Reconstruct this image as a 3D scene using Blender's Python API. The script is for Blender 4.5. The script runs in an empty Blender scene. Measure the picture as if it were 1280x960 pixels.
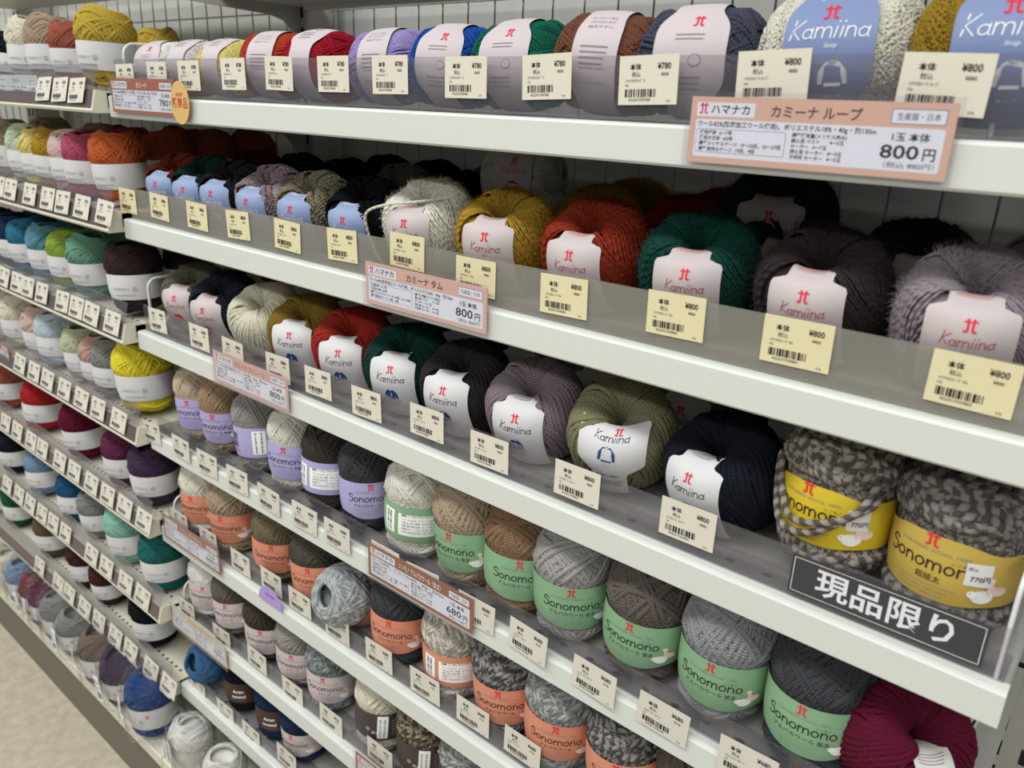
# Yarn shelves in a craft shop: two bays of white steel shelving filled with yarn balls.
# Units are metres. x runs along the shelves, y runs into them, z is up.
import bpy, math, random
import numpy as np
from mathutils import Matrix, Vector

SC = bpy.context.scene
COL = SC.collection
H = 1.01                      # height of the lens above the floor
PI = math.pi
rnd = random.Random(7)

# ------------------------------------------------------------------ materials
def lin(h):
    h = h.lstrip('#')
    c = [int(h[i:i+2], 16)/255 for i in (0, 2, 4)]
    return tuple((x/12.92 if x <= .04045 else ((x+.055)/1.055)**2.4) for x in c) + (1,)

MATS = {}
def new_mat(name):
    m = bpy.data.materials.new(name); m.use_nodes = True
    return m, m.node_tree, m.node_tree.nodes['Principled BSDF']

def plain(name, hexc, rough=.5, spec=.4, metal=0, bump=0, bscale=300):
    if name in MATS: return MATS[name]
    m, t, b = new_mat(name)
    b.inputs['Base Color'].default_value = lin(hexc)
    b.inputs['Roughness'].default_value = rough
    b.inputs['Specular IOR Level'].default_value = spec
    b.inputs['Metallic'].default_value = metal
    if bump:
        n = t.nodes.new('ShaderNodeTexNoise'); n.inputs['Scale'].default_value = bscale
        g = t.nodes.new('ShaderNodeTexCoord'); t.links.new(g.outputs['Object'], n.inputs['Vector'])
        u = t.nodes.new('ShaderNodeBump'); u.inputs['Strength'].default_value = bump; u.inputs['Distance'].default_value = .001
        t.links.new(n.outputs['Fac'], u.inputs['Height']); t.links.new(u.outputs['Normal'], b.inputs['Normal'])
    MATS[name] = m
    return m

def clear(name, tint='#f4f4f6', haze=.0, hazecol='#c8c8c8', wrinkle=0, refl=1.0):
    """thin clear plastic: lets light through, mirrors at grazing angles, optional diffuse haze painting in reflected light"""
    if name in MATS: return MATS[name]
    m = bpy.data.materials.new(name); m.use_nodes = True
    t = m.node_tree; t.nodes.clear()
    o = t.nodes.new('ShaderNodeOutputMaterial')
    tr = t.nodes.new('ShaderNodeBsdfTransparent'); tr.inputs['Color'].default_value = lin(tint)
    df = t.nodes.new('ShaderNodeBsdfDiffuse'); df.inputs['Color'].default_value = lin(hazecol)
    mx0 = t.nodes.new('ShaderNodeMixShader'); mx0.inputs[0].default_value = haze
    t.links.new(tr.outputs[0], mx0.inputs[1]); t.links.new(df.outputs[0], mx0.inputs[2])
    gl = t.nodes.new('ShaderNodeBsdfGlossy'); gl.inputs['Roughness'].default_value = .06
    fr = t.nodes.new('ShaderNodeLayerWeight'); fr.inputs['Blend'].default_value = .5
    pw = t.nodes.new('ShaderNodeMath'); pw.operation = 'POWER'; pw.inputs[1].default_value = 4.5
    t.links.new(fr.outputs['Facing'], pw.inputs[0])
    mu = t.nodes.new('ShaderNodeMath'); mu.operation = 'MULTIPLY_ADD'; mu.inputs[1].default_value = .8*refl; mu.inputs[2].default_value = .035*refl; mu.use_clamp = True
    t.links.new(pw.outputs[0], mu.inputs[0])
    mx = t.nodes.new('ShaderNodeMixShader')
    t.links.new(mu.outputs[0], mx.inputs[0]); t.links.new(mx0.outputs[0], mx.inputs[1]); t.links.new(gl.outputs[0], mx.inputs[2])
    if wrinkle:
        n = t.nodes.new('ShaderNodeTexNoise'); n.inputs['Scale'].default_value = 85; n.inputs['Detail'].default_value = 2; n.inputs['Distortion'].default_value = 2.5
        g = t.nodes.new('ShaderNodeTexCoord'); t.links.new(g.outputs['Object'], n.inputs['Vector'])
        u = t.nodes.new('ShaderNodeBump'); u.inputs['Strength'].default_value = wrinkle; u.inputs['Distance'].default_value = .012
        t.links.new(n.outputs['Fac'], u.inputs['Height'])
        t.links.new(u.outputs['Normal'], gl.inputs['Normal'])
    t.links.new(mx.outputs[0], o.inputs['Surface'])
    MATS[name] = m
    return m

def yarn_mat(name, c1, c2=None, mode='ply'):
    key = 'yarn_'+name
    if key in MATS: return MATS[key]
    m, t, b = new_mat(key)
    L = t.links.new
    b.inputs['Roughness'].default_value = .95
    b.inputs['Specular IOR Level'].default_value = .12
    b.inputs['Sheen Weight'].default_value = .25
    b.inputs['Sheen Roughness'].default_value = .5
    b.inputs['Sheen Tint'].default_value = lin(c1)
    uv = t.nodes.new('ShaderNodeUVMap')
    sp = t.nodes.new('ShaderNodeSeparateXYZ'); L(uv.outputs[0], sp.inputs[0])
    freq = {'ply': 260, 'marl': 75, 'bigmarl': 120, 'fuzz': 180, 'boucle': 420}[mode]
    a = t.nodes.new('ShaderNodeMath'); a.operation = 'MULTIPLY_ADD'; a.inputs[1].default_value = freq
    L(sp.outputs['X'], a.inputs[0]); L(sp.outputs['Y'], a.inputs[2])
    s = t.nodes.new('ShaderNodeMath'); s.operation = 'MULTIPLY'; s.inputs[1].default_value = 2*PI*(2 if mode == 'ply' else 1)
    L(a.outputs[0], s.inputs[0])
    w = t.nodes.new('ShaderNodeMath'); w.operation = 'SINE'; L(s.outputs[0], w.inputs[0])
    n = t.nodes.new('ShaderNodeTexNoise'); n.inputs['Scale'].default_value = 900; n.inputs['Detail'].default_value = 2
    g = t.nodes.new('ShaderNodeTexCoord'); L(g.outputs['Object'], n.inputs['Vector'])
    mix = t.nodes.new('ShaderNodeMix'); mix.data_type = 'RGBA'
    A, B = [i for i in mix.inputs if i.type == 'RGBA'][:2]
    R = [o for o in mix.outputs if o.type == 'RGBA'][0]
    A.default_value = lin(c1)
    fac = mix.inputs[0]
    if c2:
        B.default_value = lin(c2)
        r = t.nodes.new('ShaderNodeMapRange'); r.inputs[1].default_value = -.35; r.inputs[2].default_value = .35
        q = t.nodes.new('ShaderNodeMath'); q.operation = 'MULTIPLY_ADD'; q.inputs[1].default_value = 1.6; q.inputs[2].default_value = -.8
        L(n.outputs['Fac'], q.inputs[0])
        q2 = t.nodes.new('ShaderNodeMath'); q2.operation = 'ADD'; L(q.outputs[0], q2.inputs[0]); L(w.outputs[0], q2.inputs[1])
        L(q2.outputs[0], r.inputs[0]); L(r.outputs[0], fac)
    else:
        k = lin(c1); B.default_value = (k[0]*.72, k[1]*.72, k[2]*.72, 1)
        L(n.outputs['Fac'], fac)
    L(R, b.inputs['Base Color'])
    bp = t.nodes.new('ShaderNodeBump'); bp.inputs['Strength'].default_value = .6; bp.inputs['Distance'].default_value = .0006
    ad = t.nodes.new('ShaderNodeMath'); ad.operation = 'ADD'; L(w.outputs[0], ad.inputs[0]); L(n.outputs['Fac'], ad.inputs[1])
    L(ad.outputs[0], bp.inputs['Height']); L(bp.outputs['Normal'], b.inputs['Normal'])
    MATS[key] = m
    return m

YARN = {  # colour, second ply
 'white': ('#f7f5ef',), 'white2': ('#e2dcd6',), 'paleyellow': ('#efe07a',), 'orangered': ('#c63a24',), 'crimson': ('#b5142c',),
 'lilac': ('#a999dc',), 'royal': ('#1450b4',), 'emerald': ('#0f6a52',), 'brown': ('#7d4a34',), 'slate': ('#4a4c60',),
 'creamloop': ('#ece7d4', None, 'boucle'), 'mustloop': ('#a5831f', None, 'boucle'), 'rustloop': ('#7e2a1c', None, 'boucle'), 'dgreenloop': ('#12372f', None, 'boucle'),
 'blackloop': ('#2a2528', None, 'boucle'), 'lilacloop': ('#8d7680', '#b79fa6', 'boucle'), 'beigeloop': ('#7d7558', '#a89f82', 'boucle'), 'navyloop': ('#14161f', None, 'boucle'),
 'cream': ('#ebe7d4', None, 'fuzz'), 'ivory': ('#ece8d8',), 'mustard': ('#b48a22', None, 'fuzz'), 'rust': ('#9c2f18', None, 'fuzz'), 'dgreen': ('#10463c', None, 'fuzz'),
 'dbrown': ('#38302f', None, 'fuzz'), 'mauvegrey': ('#9a8d97', None, 'fuzz'), 'taupefuzz': ('#6d6a58', None, 'fuzz'), 'navyfuzz': ('#262c38', None, 'fuzz'),
 'creamst': ('#ebe4cc',), 'mustst': ('#8d7020',), 'redst': ('#b02a20',), 'greenst': ('#103e34',), 'brownst': ('#332c2e',), 'mauvest': ('#8f7d85',), 'olivest': ('#8b8762',), 'navyst': ('#1a1f2b',),
 'marl': ('#574f4a', '#958d85', 'bigmarl'), 'marl2': ('#504a46', '#857f78', 'bigmarl'),
 'creamtan': ('#d3bd9f',), 'tan': ('#b39470',), 'lgrey': ('#a29d97',), 'dkbrown': ('#4a413a',), 'charcoal': ('#45484d',), 'beige': ('#b7a084',), 'tanbrown': ('#957254',),
 'silver': ('#aeabaa',), 'taupe': ('#6d625c',), 'grey': ('#97999d',), 'burgundy': ('#6b1230',), 'khaki': ('#7f7059',), 'dktaupe': ('#5a534b',),
 'creammarl': ('#c9c3b6', '#9c9589', 'marl'), 'darkmarl': ('#4d4a49', '#8f8a86', 'marl'), 'greymarl': ('#a3a39f', '#75787a', 'marl'), 'silvermarl': ('#aeb4b4', '#8d9596', 'marl'),
 'marlgrey': ('#8c9494', '#646c6c', 'marl'), 'brownmarl': ('#4b4238', '#8f8468', 'marl'), 'blue': ('#3f6f9f',), 'navyblue': ('#22365f',),
 'lgreen': ('#cfe0c0',), 'lgreen2': ('#c3cba0',), 'palepink': ('#e2bfb6',), 'rose': ('#c4506f',), 'orange': ('#d2602c',), 'orange2': ('#b9532e',), 'tealblue': ('#2f7ba0',), 'teal2': ('#5f9cb0',),
 'lime': ('#93b438',), 'sage': ('#6da48a',), 'darkbrown': ('#3c2a2a',), 'paleblue': ('#c3d4de',), 'dustypink': ('#cfa597',), 'midgrey': ('#8e8f8e',), 'yellow': ('#efdc26',), 'yellow2': ('#cfb038',),
 'terra': ('#b05a4a',), 'red': ('#c2242c',), 'plum': ('#6b2a4e',), 'dpurple': ('#4b3654',), 'denim': ('#7d9cc0',), 'petrol': ('#215a84',), 'mint': ('#8ccab0',), 'dteal': ('#1f6e6c',),
 'leaf': ('#3f8a4c',), 'forest': ('#1f5d3f',), 'mocha': ('#6d5643',), 'maroonbrown': ('#4b2824',), 'black': ('#14141a',), 'magenta': ('#a1225a',), 'rustfox': ('#9a5a34',),
 'winepack': ('#8a3a4c',), 'mochagrey': ('#7d6d60',), 'cobalt': ('#1d4a90',),
}
def soft(h, s=.86, v=.95):
    r = [int(h[i:i+2], 16) for i in (1, 3, 5)]; g = .3*r[0]+.59*r[1]+.11*r[2]
    return '#'+''.join('%02x' % int(max(0, min(255, (g+(x-g)*s)*v))) for x in r)
def ymat(c):
    v = tuple(soft(q) if q and q[0] == '#' else q for q in YARN[c])
    return yarn_mat(c, v[0], v[1] if len(v) > 1 else None, v[2] if len(v) > 2 else 'ply')

STEEL = plain('white_painted_steel', '#ced1cb', .38, .45)
STEELF = plain('cream_painted_steel', '#d6d2bf', .42, .4)
GREYST = plain('grey_steel', '#a3a19a', .45, .45)
HOLE = plain('dark_slot', '#1c1b1b', .9)
BROWN = plain('brown_price_strip', '#5f4c44', .5)
INK = plain('black_ink', '#262428', .8, .2)
GREYINK = plain('grey_ink', '#8d8488', .8, .2)
RED = plain('red_ink', '#d8293c', .7, .2)
WHITE = plain('white_print', '#efefec', .7, .2)
PAPER = plain('white_paper', '#d9d8d6', .7, .25)
ACRYL = clear('clear_acrylic', '#f0eff1', .06, '#b9b8bb')
ACRYL_REFL = clear('aisle_reflection_acrylic', '#e9e7e4', .30, '#b5b2a9')  # warm grey haze paints in the bright aisle reflected by the guard
SLEEVE = clear('clear_sleeve', '#fafafc', .02)
BAG = clear('crinkled_bag', '#fafafa', .0, '#d9d9d9', wrinkle=.5, refl=1.1)

# ------------------------------------------------------------------ mesh helpers
def build(name, parts, mats, parent=None, link=True):
    """parts: list of (verts (n,3), faces list/array, material index, smooth, uv or None) -> ONE mesh object"""
    vs, loops, starts, totals, mi, sm, uvs = [], [], [], [], [], [], []
    nv = nl = 0
    for p in parts:
        v, f, m = p[0], p[1], p[2]
        smooth = p[3] if len(p) > 3 else False
        uv = p[4] if len(p) > 4 else None
        v = np.asarray(v, float).reshape(-1, 3)
        if len(v) == 0 or len(f) == 0: continue
        vs.append(v)
        if isinstance(f, np.ndarray):
            k = f.shape[1]; loops.append((f+nv).ravel()); n = len(f)
            starts.append(nl+np.arange(n)*k); totals.append(np.full(n, k)); ln = n*k
        else:
            lens = np.array([len(q) for q in f]); loops.append(np.concatenate([np.asarray(q) for q in f])+nv)
            n = len(f); starts.append(nl+np.concatenate([[0], np.cumsum(lens)[:-1]])); totals.append(lens); ln = int(lens.sum())
        mi.append(np.full(n, m)); sm.append(np.full(n, smooth))
        uvs.append(uv if uv is not None else np.zeros((ln, 2)))
        nv += len(v); nl += ln
    me = bpy.data.meshes.new(name)
    V = np.concatenate(vs); LO = np.concatenate(loops).astype(np.int32)
    ST = np.concatenate(starts).astype(np.int32); TO = np.concatenate(totals).astype(np.int32)
    me.vertices.add(len(V)); me.vertices.foreach_set('co', V.astype(np.float32).ravel())
    me.loops.add(len(LO)); me.loops.foreach_set('vertex_index', LO)
    me.polygons.add(len(ST)); me.polygons.foreach_set('loop_start', ST); me.polygons.foreach_set('loop_total', TO)
    me.polygons.foreach_set('material_index', np.concatenate(mi).astype(np.int32))
    me.polygons.foreach_set('use_smooth', np.concatenate(sm).astype(bool))
    ul = me.uv_layers.new(name='UVMap'); ul.data.foreach_set('uv', np.concatenate(uvs).astype(np.float32).ravel())
    me.update(calc_edges=True); me.validate()
    for m in mats: me.materials.append(m)
    o = bpy.data.objects.new(name, me)
    if link: COL.objects.link(o)
    if parent: o.parent = parent
    return o

def box(x0, y0, z0, x1, y1, z1, m=0, bev=0):
    if not bev:
        v = [(x, y, z) for x in (x0, x1) for y in (y0, y1) for z in (z0, z1)]
        f = np.array([(0, 1, 3, 2), (4, 6, 7, 5), (0, 4, 5, 1), (2, 3, 7, 6), (0, 2, 6, 4), (1, 5, 7, 3)])
        return (v, f, m)
    # profile bevelled in y-z, extruded along x, with chamfered ends left square
    b = bev; pr = []
    for cy, cz, a0 in ((y1-b, z1-b, 0), (y0+b, z1-b, 90), (y0+b, z0+b, 180), (y1-b, z0+b, 270)):
        for k in range(4): a = math.radians(a0+k*30); pr.append((cy+b*math.cos(a), cz+b*math.sin(a)))
    return extrude_x(pr, x0, x1, m)

def extrude_x(pr, x0, x1, m=0, smooth=False):
    n = len(pr)
    v = [(x0, y, z) for y, z in pr]+[(x1, y, z) for y, z in pr]
    f = [tuple(range(n))[::-1], tuple(range(n, 2*n))]+[(i, (i+1) % n, n+(i+1) % n, n+i) for i in range(n)]
    return (v, f, m, smooth)

def tubes(P, N, rad, sides, closed, m=0):
    """P (L,S,3) centre lines, N (L,S,3) rough outward normals -> smooth tubes with u along, v around"""
    P = np.asarray(P, float); L, S, _ = P.shape
    if closed: T = np.roll(P, -1, 1)-np.roll(P, 1, 1)
    else:
        T = np.empty_like(P); T[:, 1:-1] = P[:, 2:]-P[:, :-2]; T[:, 0] = P[:, 1]-P[:, 0]; T[:, -1] = P[:, -1]-P[:, -2]
    T /= np.linalg.norm(T, axis=2, keepdims=True)+1e-12
    B = np.cross(T, N); B /= np.linalg.norm(B, axis=2, keepdims=True)+1e-12
    C = np.cross(B, T)
    ang = np.arange(sides)*2*PI/sides
    r = np.asarray(rad); r = r if r.ndim else np.full((L, S), float(r))
    r = r[..., None, None]
    V = P[:, :, None, :]+r*(np.cos(ang)[None, None, :, None]*B[:, :, None, :]+np.sin(ang)[None, None, :, None]*C[:, :, None, :])
    seg = np.linalg.norm(np.roll(P, -1, 1)-P, axis=2); cum = np.concatenate([np.zeros((L, 1)), np.cumsum(seg, 1)], 1)+np.random.default_rng(3).uniform(0, .1, (L, 1))
    SS = S if closed else S-1
    l, s, k = np.meshgrid(np.arange(L), np.arange(SS), np.arange(sides), indexing='ij')
    s2 = (s+1) % S; k2 = (k+1) % sides
    idx = lambda a, b, c: (a*S+b)*sides+c
    F = np.stack([idx(l, s, k), idx(l, s, k2), idx(l, s2, k2), idx(l, s2, k)], -1).reshape(-1, 4)
    u0 = cum[l, s]; u1 = cum[l, s+1]; v0 = k/sides; v1 = (k+1)/sides
    UV = np.stack([np.stack([u0, v0], -1), np.stack([u0, v1], -1), np.stack([u1, v1], -1), np.stack([u1, v0], -1)], -2).reshape(-1, 2)
    return (V.reshape(-1, 3), F, m, True, UV)

def tube1(pts, rad, sides=8, m=0):
    pts = np.array(pts, float)[None]
    N = np.zeros_like(pts); N[..., 1] = -1; N[..., 0] = .13; N[..., 2] = .21
    return tubes(pts, N, rad, sides, False, m)

def smooth_path(pts, n=40):
    pts = np.array(pts, float); out = []
    P = np.vstack([2*pts[0]-pts[1], pts, 2*pts[-1]-pts[-2]])
    for i in range(1, len(P)-2):
        for t in np.linspace(0, 1, n//(len(pts)-1), endpoint=False):
            a, b, c, d = P[i-1:i+3]
            out.append(.5*(2*b+(c-a)*t+(2*a-5*b+4*c-d)*t*t+(3*b-a-3*c+d)*t**3))
    out.append(pts[-1])
    return np.array(out)

def lathe_surface(fn, nu, nv, m=0):
    """fn(theta(nu), k(nv)) -> closed in u; grid surface"""
    U, Vv = np.meshgrid(np.arange(nu)*2*PI/nu, np.linspace(0, 1, nv), indexing='ij')
    P = fn(U, Vv)
    i, j = np.meshgrid(np.arange(nu), np.arange(nv-1), indexing='ij'); i2 = (i+1) % nu
    F = np.stack([i*nv+j, i2*nv+j, i2*nv+j+1, i*nv+j+1], -1).reshape(-1, 4)
    return (P.reshape(-1, 3), F, m, True)

# ------------------------------------------------------------------ writing and marks
_txt = {}
def text_geo(s, bold=False, shear=0, res=2):
    key = (s, bold, shear, res)
    if key in _txt: return _txt[key]
    cu = bpy.data.curves.new('lettering', 'FONT'); cu.body = s; cu.size = 1; cu.resolution_u = res; cu.shear = shear
    cu.offset = .018 if bold else 0
    ob = bpy.data.objects.new('lettering', cu); COL.objects.link(ob)
    bpy.context.view_layer.update()
    dg = bpy.context.evaluated_depsgraph_get()
    me = bpy.data.meshes.new_from_object(ob.evaluated_get(dg))
    v = np.zeros(len(me.vertices)*3); me.vertices.foreach_get('co', v); v = v.reshape(-1, 3)[:, :2]
    f = [tuple(p.vertices) for p in me.polygons]
    bpy.data.objects.remove(ob); bpy.data.curves.remove(cu); bpy.data.meshes.remove(me)
    _txt[key] = (v, f)
    return v, f

def arc(cx, cy, rx, ry, a0, a1, n=10):
    return [(cx+rx*math.cos(math.radians(a0+(a1-a0)*i/n)), cy+ry*math.sin(math.radians(a0+(a1-a0)*i/n))) for i in range(n+1)]
HAND = {  # single-stroke handwriting, x-height 1
 'S': (1.25, [arc(.62, 1.45, .45, .38, 20, 235, 9)+arc(.62, .5, .52, .55, 75, -150, 10)]),
 'o': (1.15, [arc(.55, .5, .45, .48, 100, 460, 14)]),
 'n': (1.1, [[(.12, 1), (.15, 0)], arc(.52, .55, .38, .42, 170, 20, 7)+[(.9, .4), (.95, 0)]]),
 'm': (1.65, [[(.1, 1), (.14, 0)], arc(.46, .6, .32, .38, 170, 15, 7)+[(.8, 0)], arc(1.14, .6, .34, .38, 170, 15, 7)+[(1.52, 0)]]),
 'K': (1.15, [[(.25, 1.9), (.1, 0)], [(1.1, 1.8), (.2, .85), (1.0, 0)]]),
 'a': (1.1, [arc(.5, .45, .4, .42, 40, 320, 12), [(.88, .95), (.86, .2), (1.0, 0)]]),
 'i': (.5, [[(.25, 1), (.2, 0)], [(.3, 1.4), (.3, 1.52)]]),
}
class Gfx:
    """flat artwork in metres: x right, y up; each piece has a material and a stacking layer"""
    def __init__(s): s.p = []; s.mats = []
    def mi(s, m):
        if m not in s.mats: s.mats.append(m)
        return s.mats.index(m)
    def add(s, v, f, m, layer=1): s.p.append((np.array(v, float), f, s.mi(m), layer))
    def rect(s, x0, y0, x1, y1, m, layer=1, nx=1):
        ny = max(1, int(abs(y1-y0)/.003)) if nx > 1 else 1
        v = [(x, y) for x in np.linspace(x0, x1, nx+1) for y in np.linspace(y0, y1, ny+1)]; k = ny+1
        s.add(v, [(i*k+j, (i+1)*k+j, (i+1)*k+j+1, i*k+j+1) for i in range(nx) for j in range(ny)], m, layer)
    def rrect(s, x0, y0, x1, y1, r, m, layer=1):
        pts = arc(x1-r, y1-r, r, r, 0, 90, 5)+arc(x0+r, y1-r, r, r, 90, 180, 5)+arc(x0+r, y0+r, r, r, 180, 270, 5)+arc(x1-r, y0+r, r, r, 270, 360, 5)
        s.add(pts, [tuple(range(len(pts)))], m, layer)
    def poly(s, pts, m, layer=1): s.add(pts, [tuple(range(len(pts)))], m, layer)
    def ell(s, cx, cy, rx, ry, m, layer=1, n=20): s.poly(arc(cx, cy, rx, ry, 0, 360-360/n, n-1), m, layer)
    def stroke(s, pts, w, m, layer=1):
        P = np.array(pts, float); T = np.gradient(P, axis=0) if len(P) > 2 else np.repeat((P[1]-P[0])[None], 2, 0)
        T /= np.linalg.norm(T, axis=1, keepdims=True)+1e-12
        P = P.copy(); P[0] -= T[0]*w*.4; P[-1] += T[-1]*w*.4
        N = np.stack([-T[:, 1], T[:, 0]], 1)*w/2
        v = np.concatenate([P+N, P-N]); n = len(P)
        s.add(v, [(i, n+i, n+i+1, i+1) for i in range(n-1)], m, layer)
    def hand(s, word, x, y, h, w, m, layer=2, align=.5, slant=.0, track=1.0):
        tot = sum(HAND[c][0] for c in word)*h*track; cx = x-tot*align
        for c in word:
            adv, st = HAND[c]
            for q in st: s.stroke([(cx+(px+slant*py)*h, y+py*h) for px, py in q], w, m, layer)
            cx += adv*h*track
    def text(s, t, x, y, h, m, layer=2, align=.5, bold=False, shear=0, fit=None, res=2):
        v, f = text_geo(t, bold, shear, res)
        if not len(f): return
        k = h/.73; wd = (v[:, 0].max()-v[:, 0].min())*k; kx = k
        if fit: kx = k*fit/wd if wd > 0 else k; wd = fit
        xs = (v[:, 0]-v[:, 0].min())*kx
        s.add(np.stack([x-wd*align+xs, y+v[:, 1]*k], 1), f, m, layer)
    def barcode(s, x0, y0, x1, y1, m, layer=2, seed=1, vert=False):
        r = random.Random(seed); n = 48; i = 0
        while i < n:
            w = r.choice((1, 1, 2, 3)); g = r.choice((1, 1, 2))
            a, b = i/n, min(1, (i+w)/n)
            if vert: s.rect(x0, y0+(y1-y0)*a, x1, y0+(y1-y0)*b, m, layer)
            else: s.rect(x0+(x1-x0)*a, y0, x0+(x1-x0)*b, y1, m, layer)
            i += w+g
    def logo(s, x, y, h, m=None, layer=2):
        m = m or RED; w = h*.17
        for sg in (-1, 1):
            s.stroke([(x+sg*(.20)*h, y+h*.5), (x+sg*.18*h, y+.1*h), (x+sg*.17*h, y-.3*h), (x+sg*.22*h, y-.42*h), (x+sg*.40*h, y-.44*h)], w, m, layer)
        s.stroke([(x-.44*h, y+.30*h), (x-.2*h, y+.38*h), (x, y+.28*h), (x+.2*h, y+.38*h), (x+.44*h, y+.32*h)], w*.7, m, layer)
    def lines(s, x0, x1, y, n, dy, h, m, layer=2, seed=0):
        r = random.Random(seed)
        for i in range(n):
            s.rect(x0, y-i*dy-h/2, x0+(x1-x0)*r.uniform(.8, 1), y-i*dy+h/2, m, layer, 6)
    def parts(s, fn):
        out = []
        for v, f, m, l in s.p: out.append((fn(v[:, 0], v[:, 1], l), f, m, False))
        return out

CAM_R = (0.762662, 0.645752, 0.036759)
CAM_D = (0.241263, -0.231291, -0.942495)
CAM_F = (-0.600116, 0.727673, -0.332193)
CAM_FPX = 997.14
# ------------------------------------------------------------------ yarn ball shapes
def sstep(a, b, x): t = np.clip((x-a)/(b-a), 0, 1); return t*t*(3-2*t)

class Barrel:
    """upright wound ball: axis z, half width a, half height c; band from zb0 to zb1"""
    def __init__(s, a, c, p=2.6, rad=.0019, zb=(-.028, .007), squeeze=.05):
        s.a, s.c, s.p, s.rad, s.zb, s.sq = a, c, p, rad, zb, squeeze
    def prof(s, z): return np.maximum(1-np.abs(z/s.c)**s.p, 1e-4)**(1/s.p)
    def waist(s, z):
        if s.zb is None: return np.ones_like(z)
        w = sstep(s.zb[0]-.007, s.zb[0]+.003, z)*(1-sstep(s.zb[1]-.003, s.zb[1]+.007, z))
        return 1-s.sq*w+.03*(1-w)
    def point(s, D, k=1.0):
        h = np.hypot(D[..., 0], D[..., 1])
        rho = ((h/s.a)**s.p+(np.abs(D[..., 2])/s.c)**s.p)**(-1/s.p)
        P = D*rho[..., None]*(k[..., None] if isinstance(k, np.ndarray) else k)
        w = s.waist(P[..., 2]); z = P[..., 2]
        if s.zb is not None:      # the band holds every strand under it
            r = np.hypot(P[..., 0], P[..., 1])*w+1e-9; cap = s.band_r(z)-s.rad*1.25-.0004
            u = sstep(s.zb[0]-.008, s.zb[0]-.001, z)*(1-sstep(s.zb[1]+.001, s.zb[1]+.008, z))
            w = w*(1-u*(1-np.minimum(1, cap/r)))
        return np.stack([P[..., 0]*w, P[..., 1]*w, z], -1)
    def yarn(s, seed, nb=17, m=6, S=52, sides=5, wob=0.0, curl=0.0, ncurl=0, alpha=(.26, .7), tight=1.0):
        R = np.random.default_rng(seed)
        L = nb*m; t = np.linspace(0, 2*PI, S, endpoint=False)
        Ds, ks, rads = [], [], []
        nt = 0 if curl else 7
        for b in range(nb+nt):
            ph = b*2.39996+R.uniform(-.2, .2); al = R.uniform(*alpha)*(1 if b % 2 else -1)
            dphi = 2*s.rad*1.06*tight/(s.a*math.cos(al))
            mm = m if b < nb else max(2, m//3)
            for i in range(mm):
                f = ph+(i-mm/2)*dphi+R.normal(0, .014); a2 = al+R.normal(0, .014)
                n = np.array([math.cos(a2)*math.cos(f), math.cos(a2)*math.sin(f), math.sin(a2)])
                e1 = np.cross(n, [0, 0, 1]); e1 /= np.linalg.norm(e1); e2 = np.cross(n, e1)
                Ds.append(np.cos(t)[:, None]*e1+np.sin(t)[:, None]*e2)
                ks.append(np.full(S, .945+.085*b/nb+R.normal(0, .003))+wob*np.sin(t*R.integers(2, 5)+R.uniform(0, 6)))
        D = np.array(Ds); k = np.array(ks); L = len(D)
        P = s.point(D, k)
        N = D.copy()
        if curl:
            ph = R.uniform(0, 6, (L, 1)); tt = t[None, :]*ncurl+ph+1.3*np.sin(t[None, :]*7+ph)
            T = np.roll(P, -1, 1)-np.roll(P, 1, 1); T /= np.linalg.norm(T, axis=2, keepdims=True)+1e-12
            B = np.cross(T, N); amp = curl*(1+.6*np.sin(t[None, :]*11+2*ph))
            P = P+N*(amp*np.cos(tt))[..., None]+B*(amp*1.3*np.sin(tt))[..., None]
        core = lathe_surface(lambda U, V: s.core(U, V), 32, 17)
        return [tubes(P, N, s.rad, sides, True), core]
    def core(s, U, V):
        th = (V-.5)*PI*.998
        D = np.stack([np.cos(th)*np.cos(U), np.cos(th)*np.sin(U), np.sin(th)], -1)
        k = .94*(1-.6*np.exp(-((PI/2-np.abs(th))/.42)**2))
        return s.point(D, k)
    def band_r(s, v): return s.a*s.prof(v)*(1-s.sq)*1.035+s.rad*1.15
    def band_fn(s):
        def fn(x, y, l):
            r = s.band_r(y); th = x/(s.a*.99)
            r = r+l*.00013
            return np.stack([r*np.sin(th), -r*np.cos(th), y], -1)
        return fn
    def band_paper(s, top, bot, nu=64, nv=5, span=PI):
        """top(theta), bot(theta): edges of the paper"""
        th = np.linspace(-span, span, nu+1)
        z0 = bot(th); z1 = top(th); q = np.linspace(0, 1, nv)
        Z = z0[:, None]+(z1-z0)[:, None]*q; r = s.band_r(Z); TH = th[:, None]+0*Z
        P = np.stack([r*np.sin(TH), -r*np.cos(TH), Z], -1)
        i, j = np.meshgrid(np.arange(nu), np.arange(nv-1), indexing='ij')
        F = np.stack([i*nv+j, (i+1)*nv+j, (i+1)*nv+j+1, i*nv+j+1], -1).reshape(-1, 4)
        return (P.reshape(-1, 3), F, 0, True)

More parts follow.
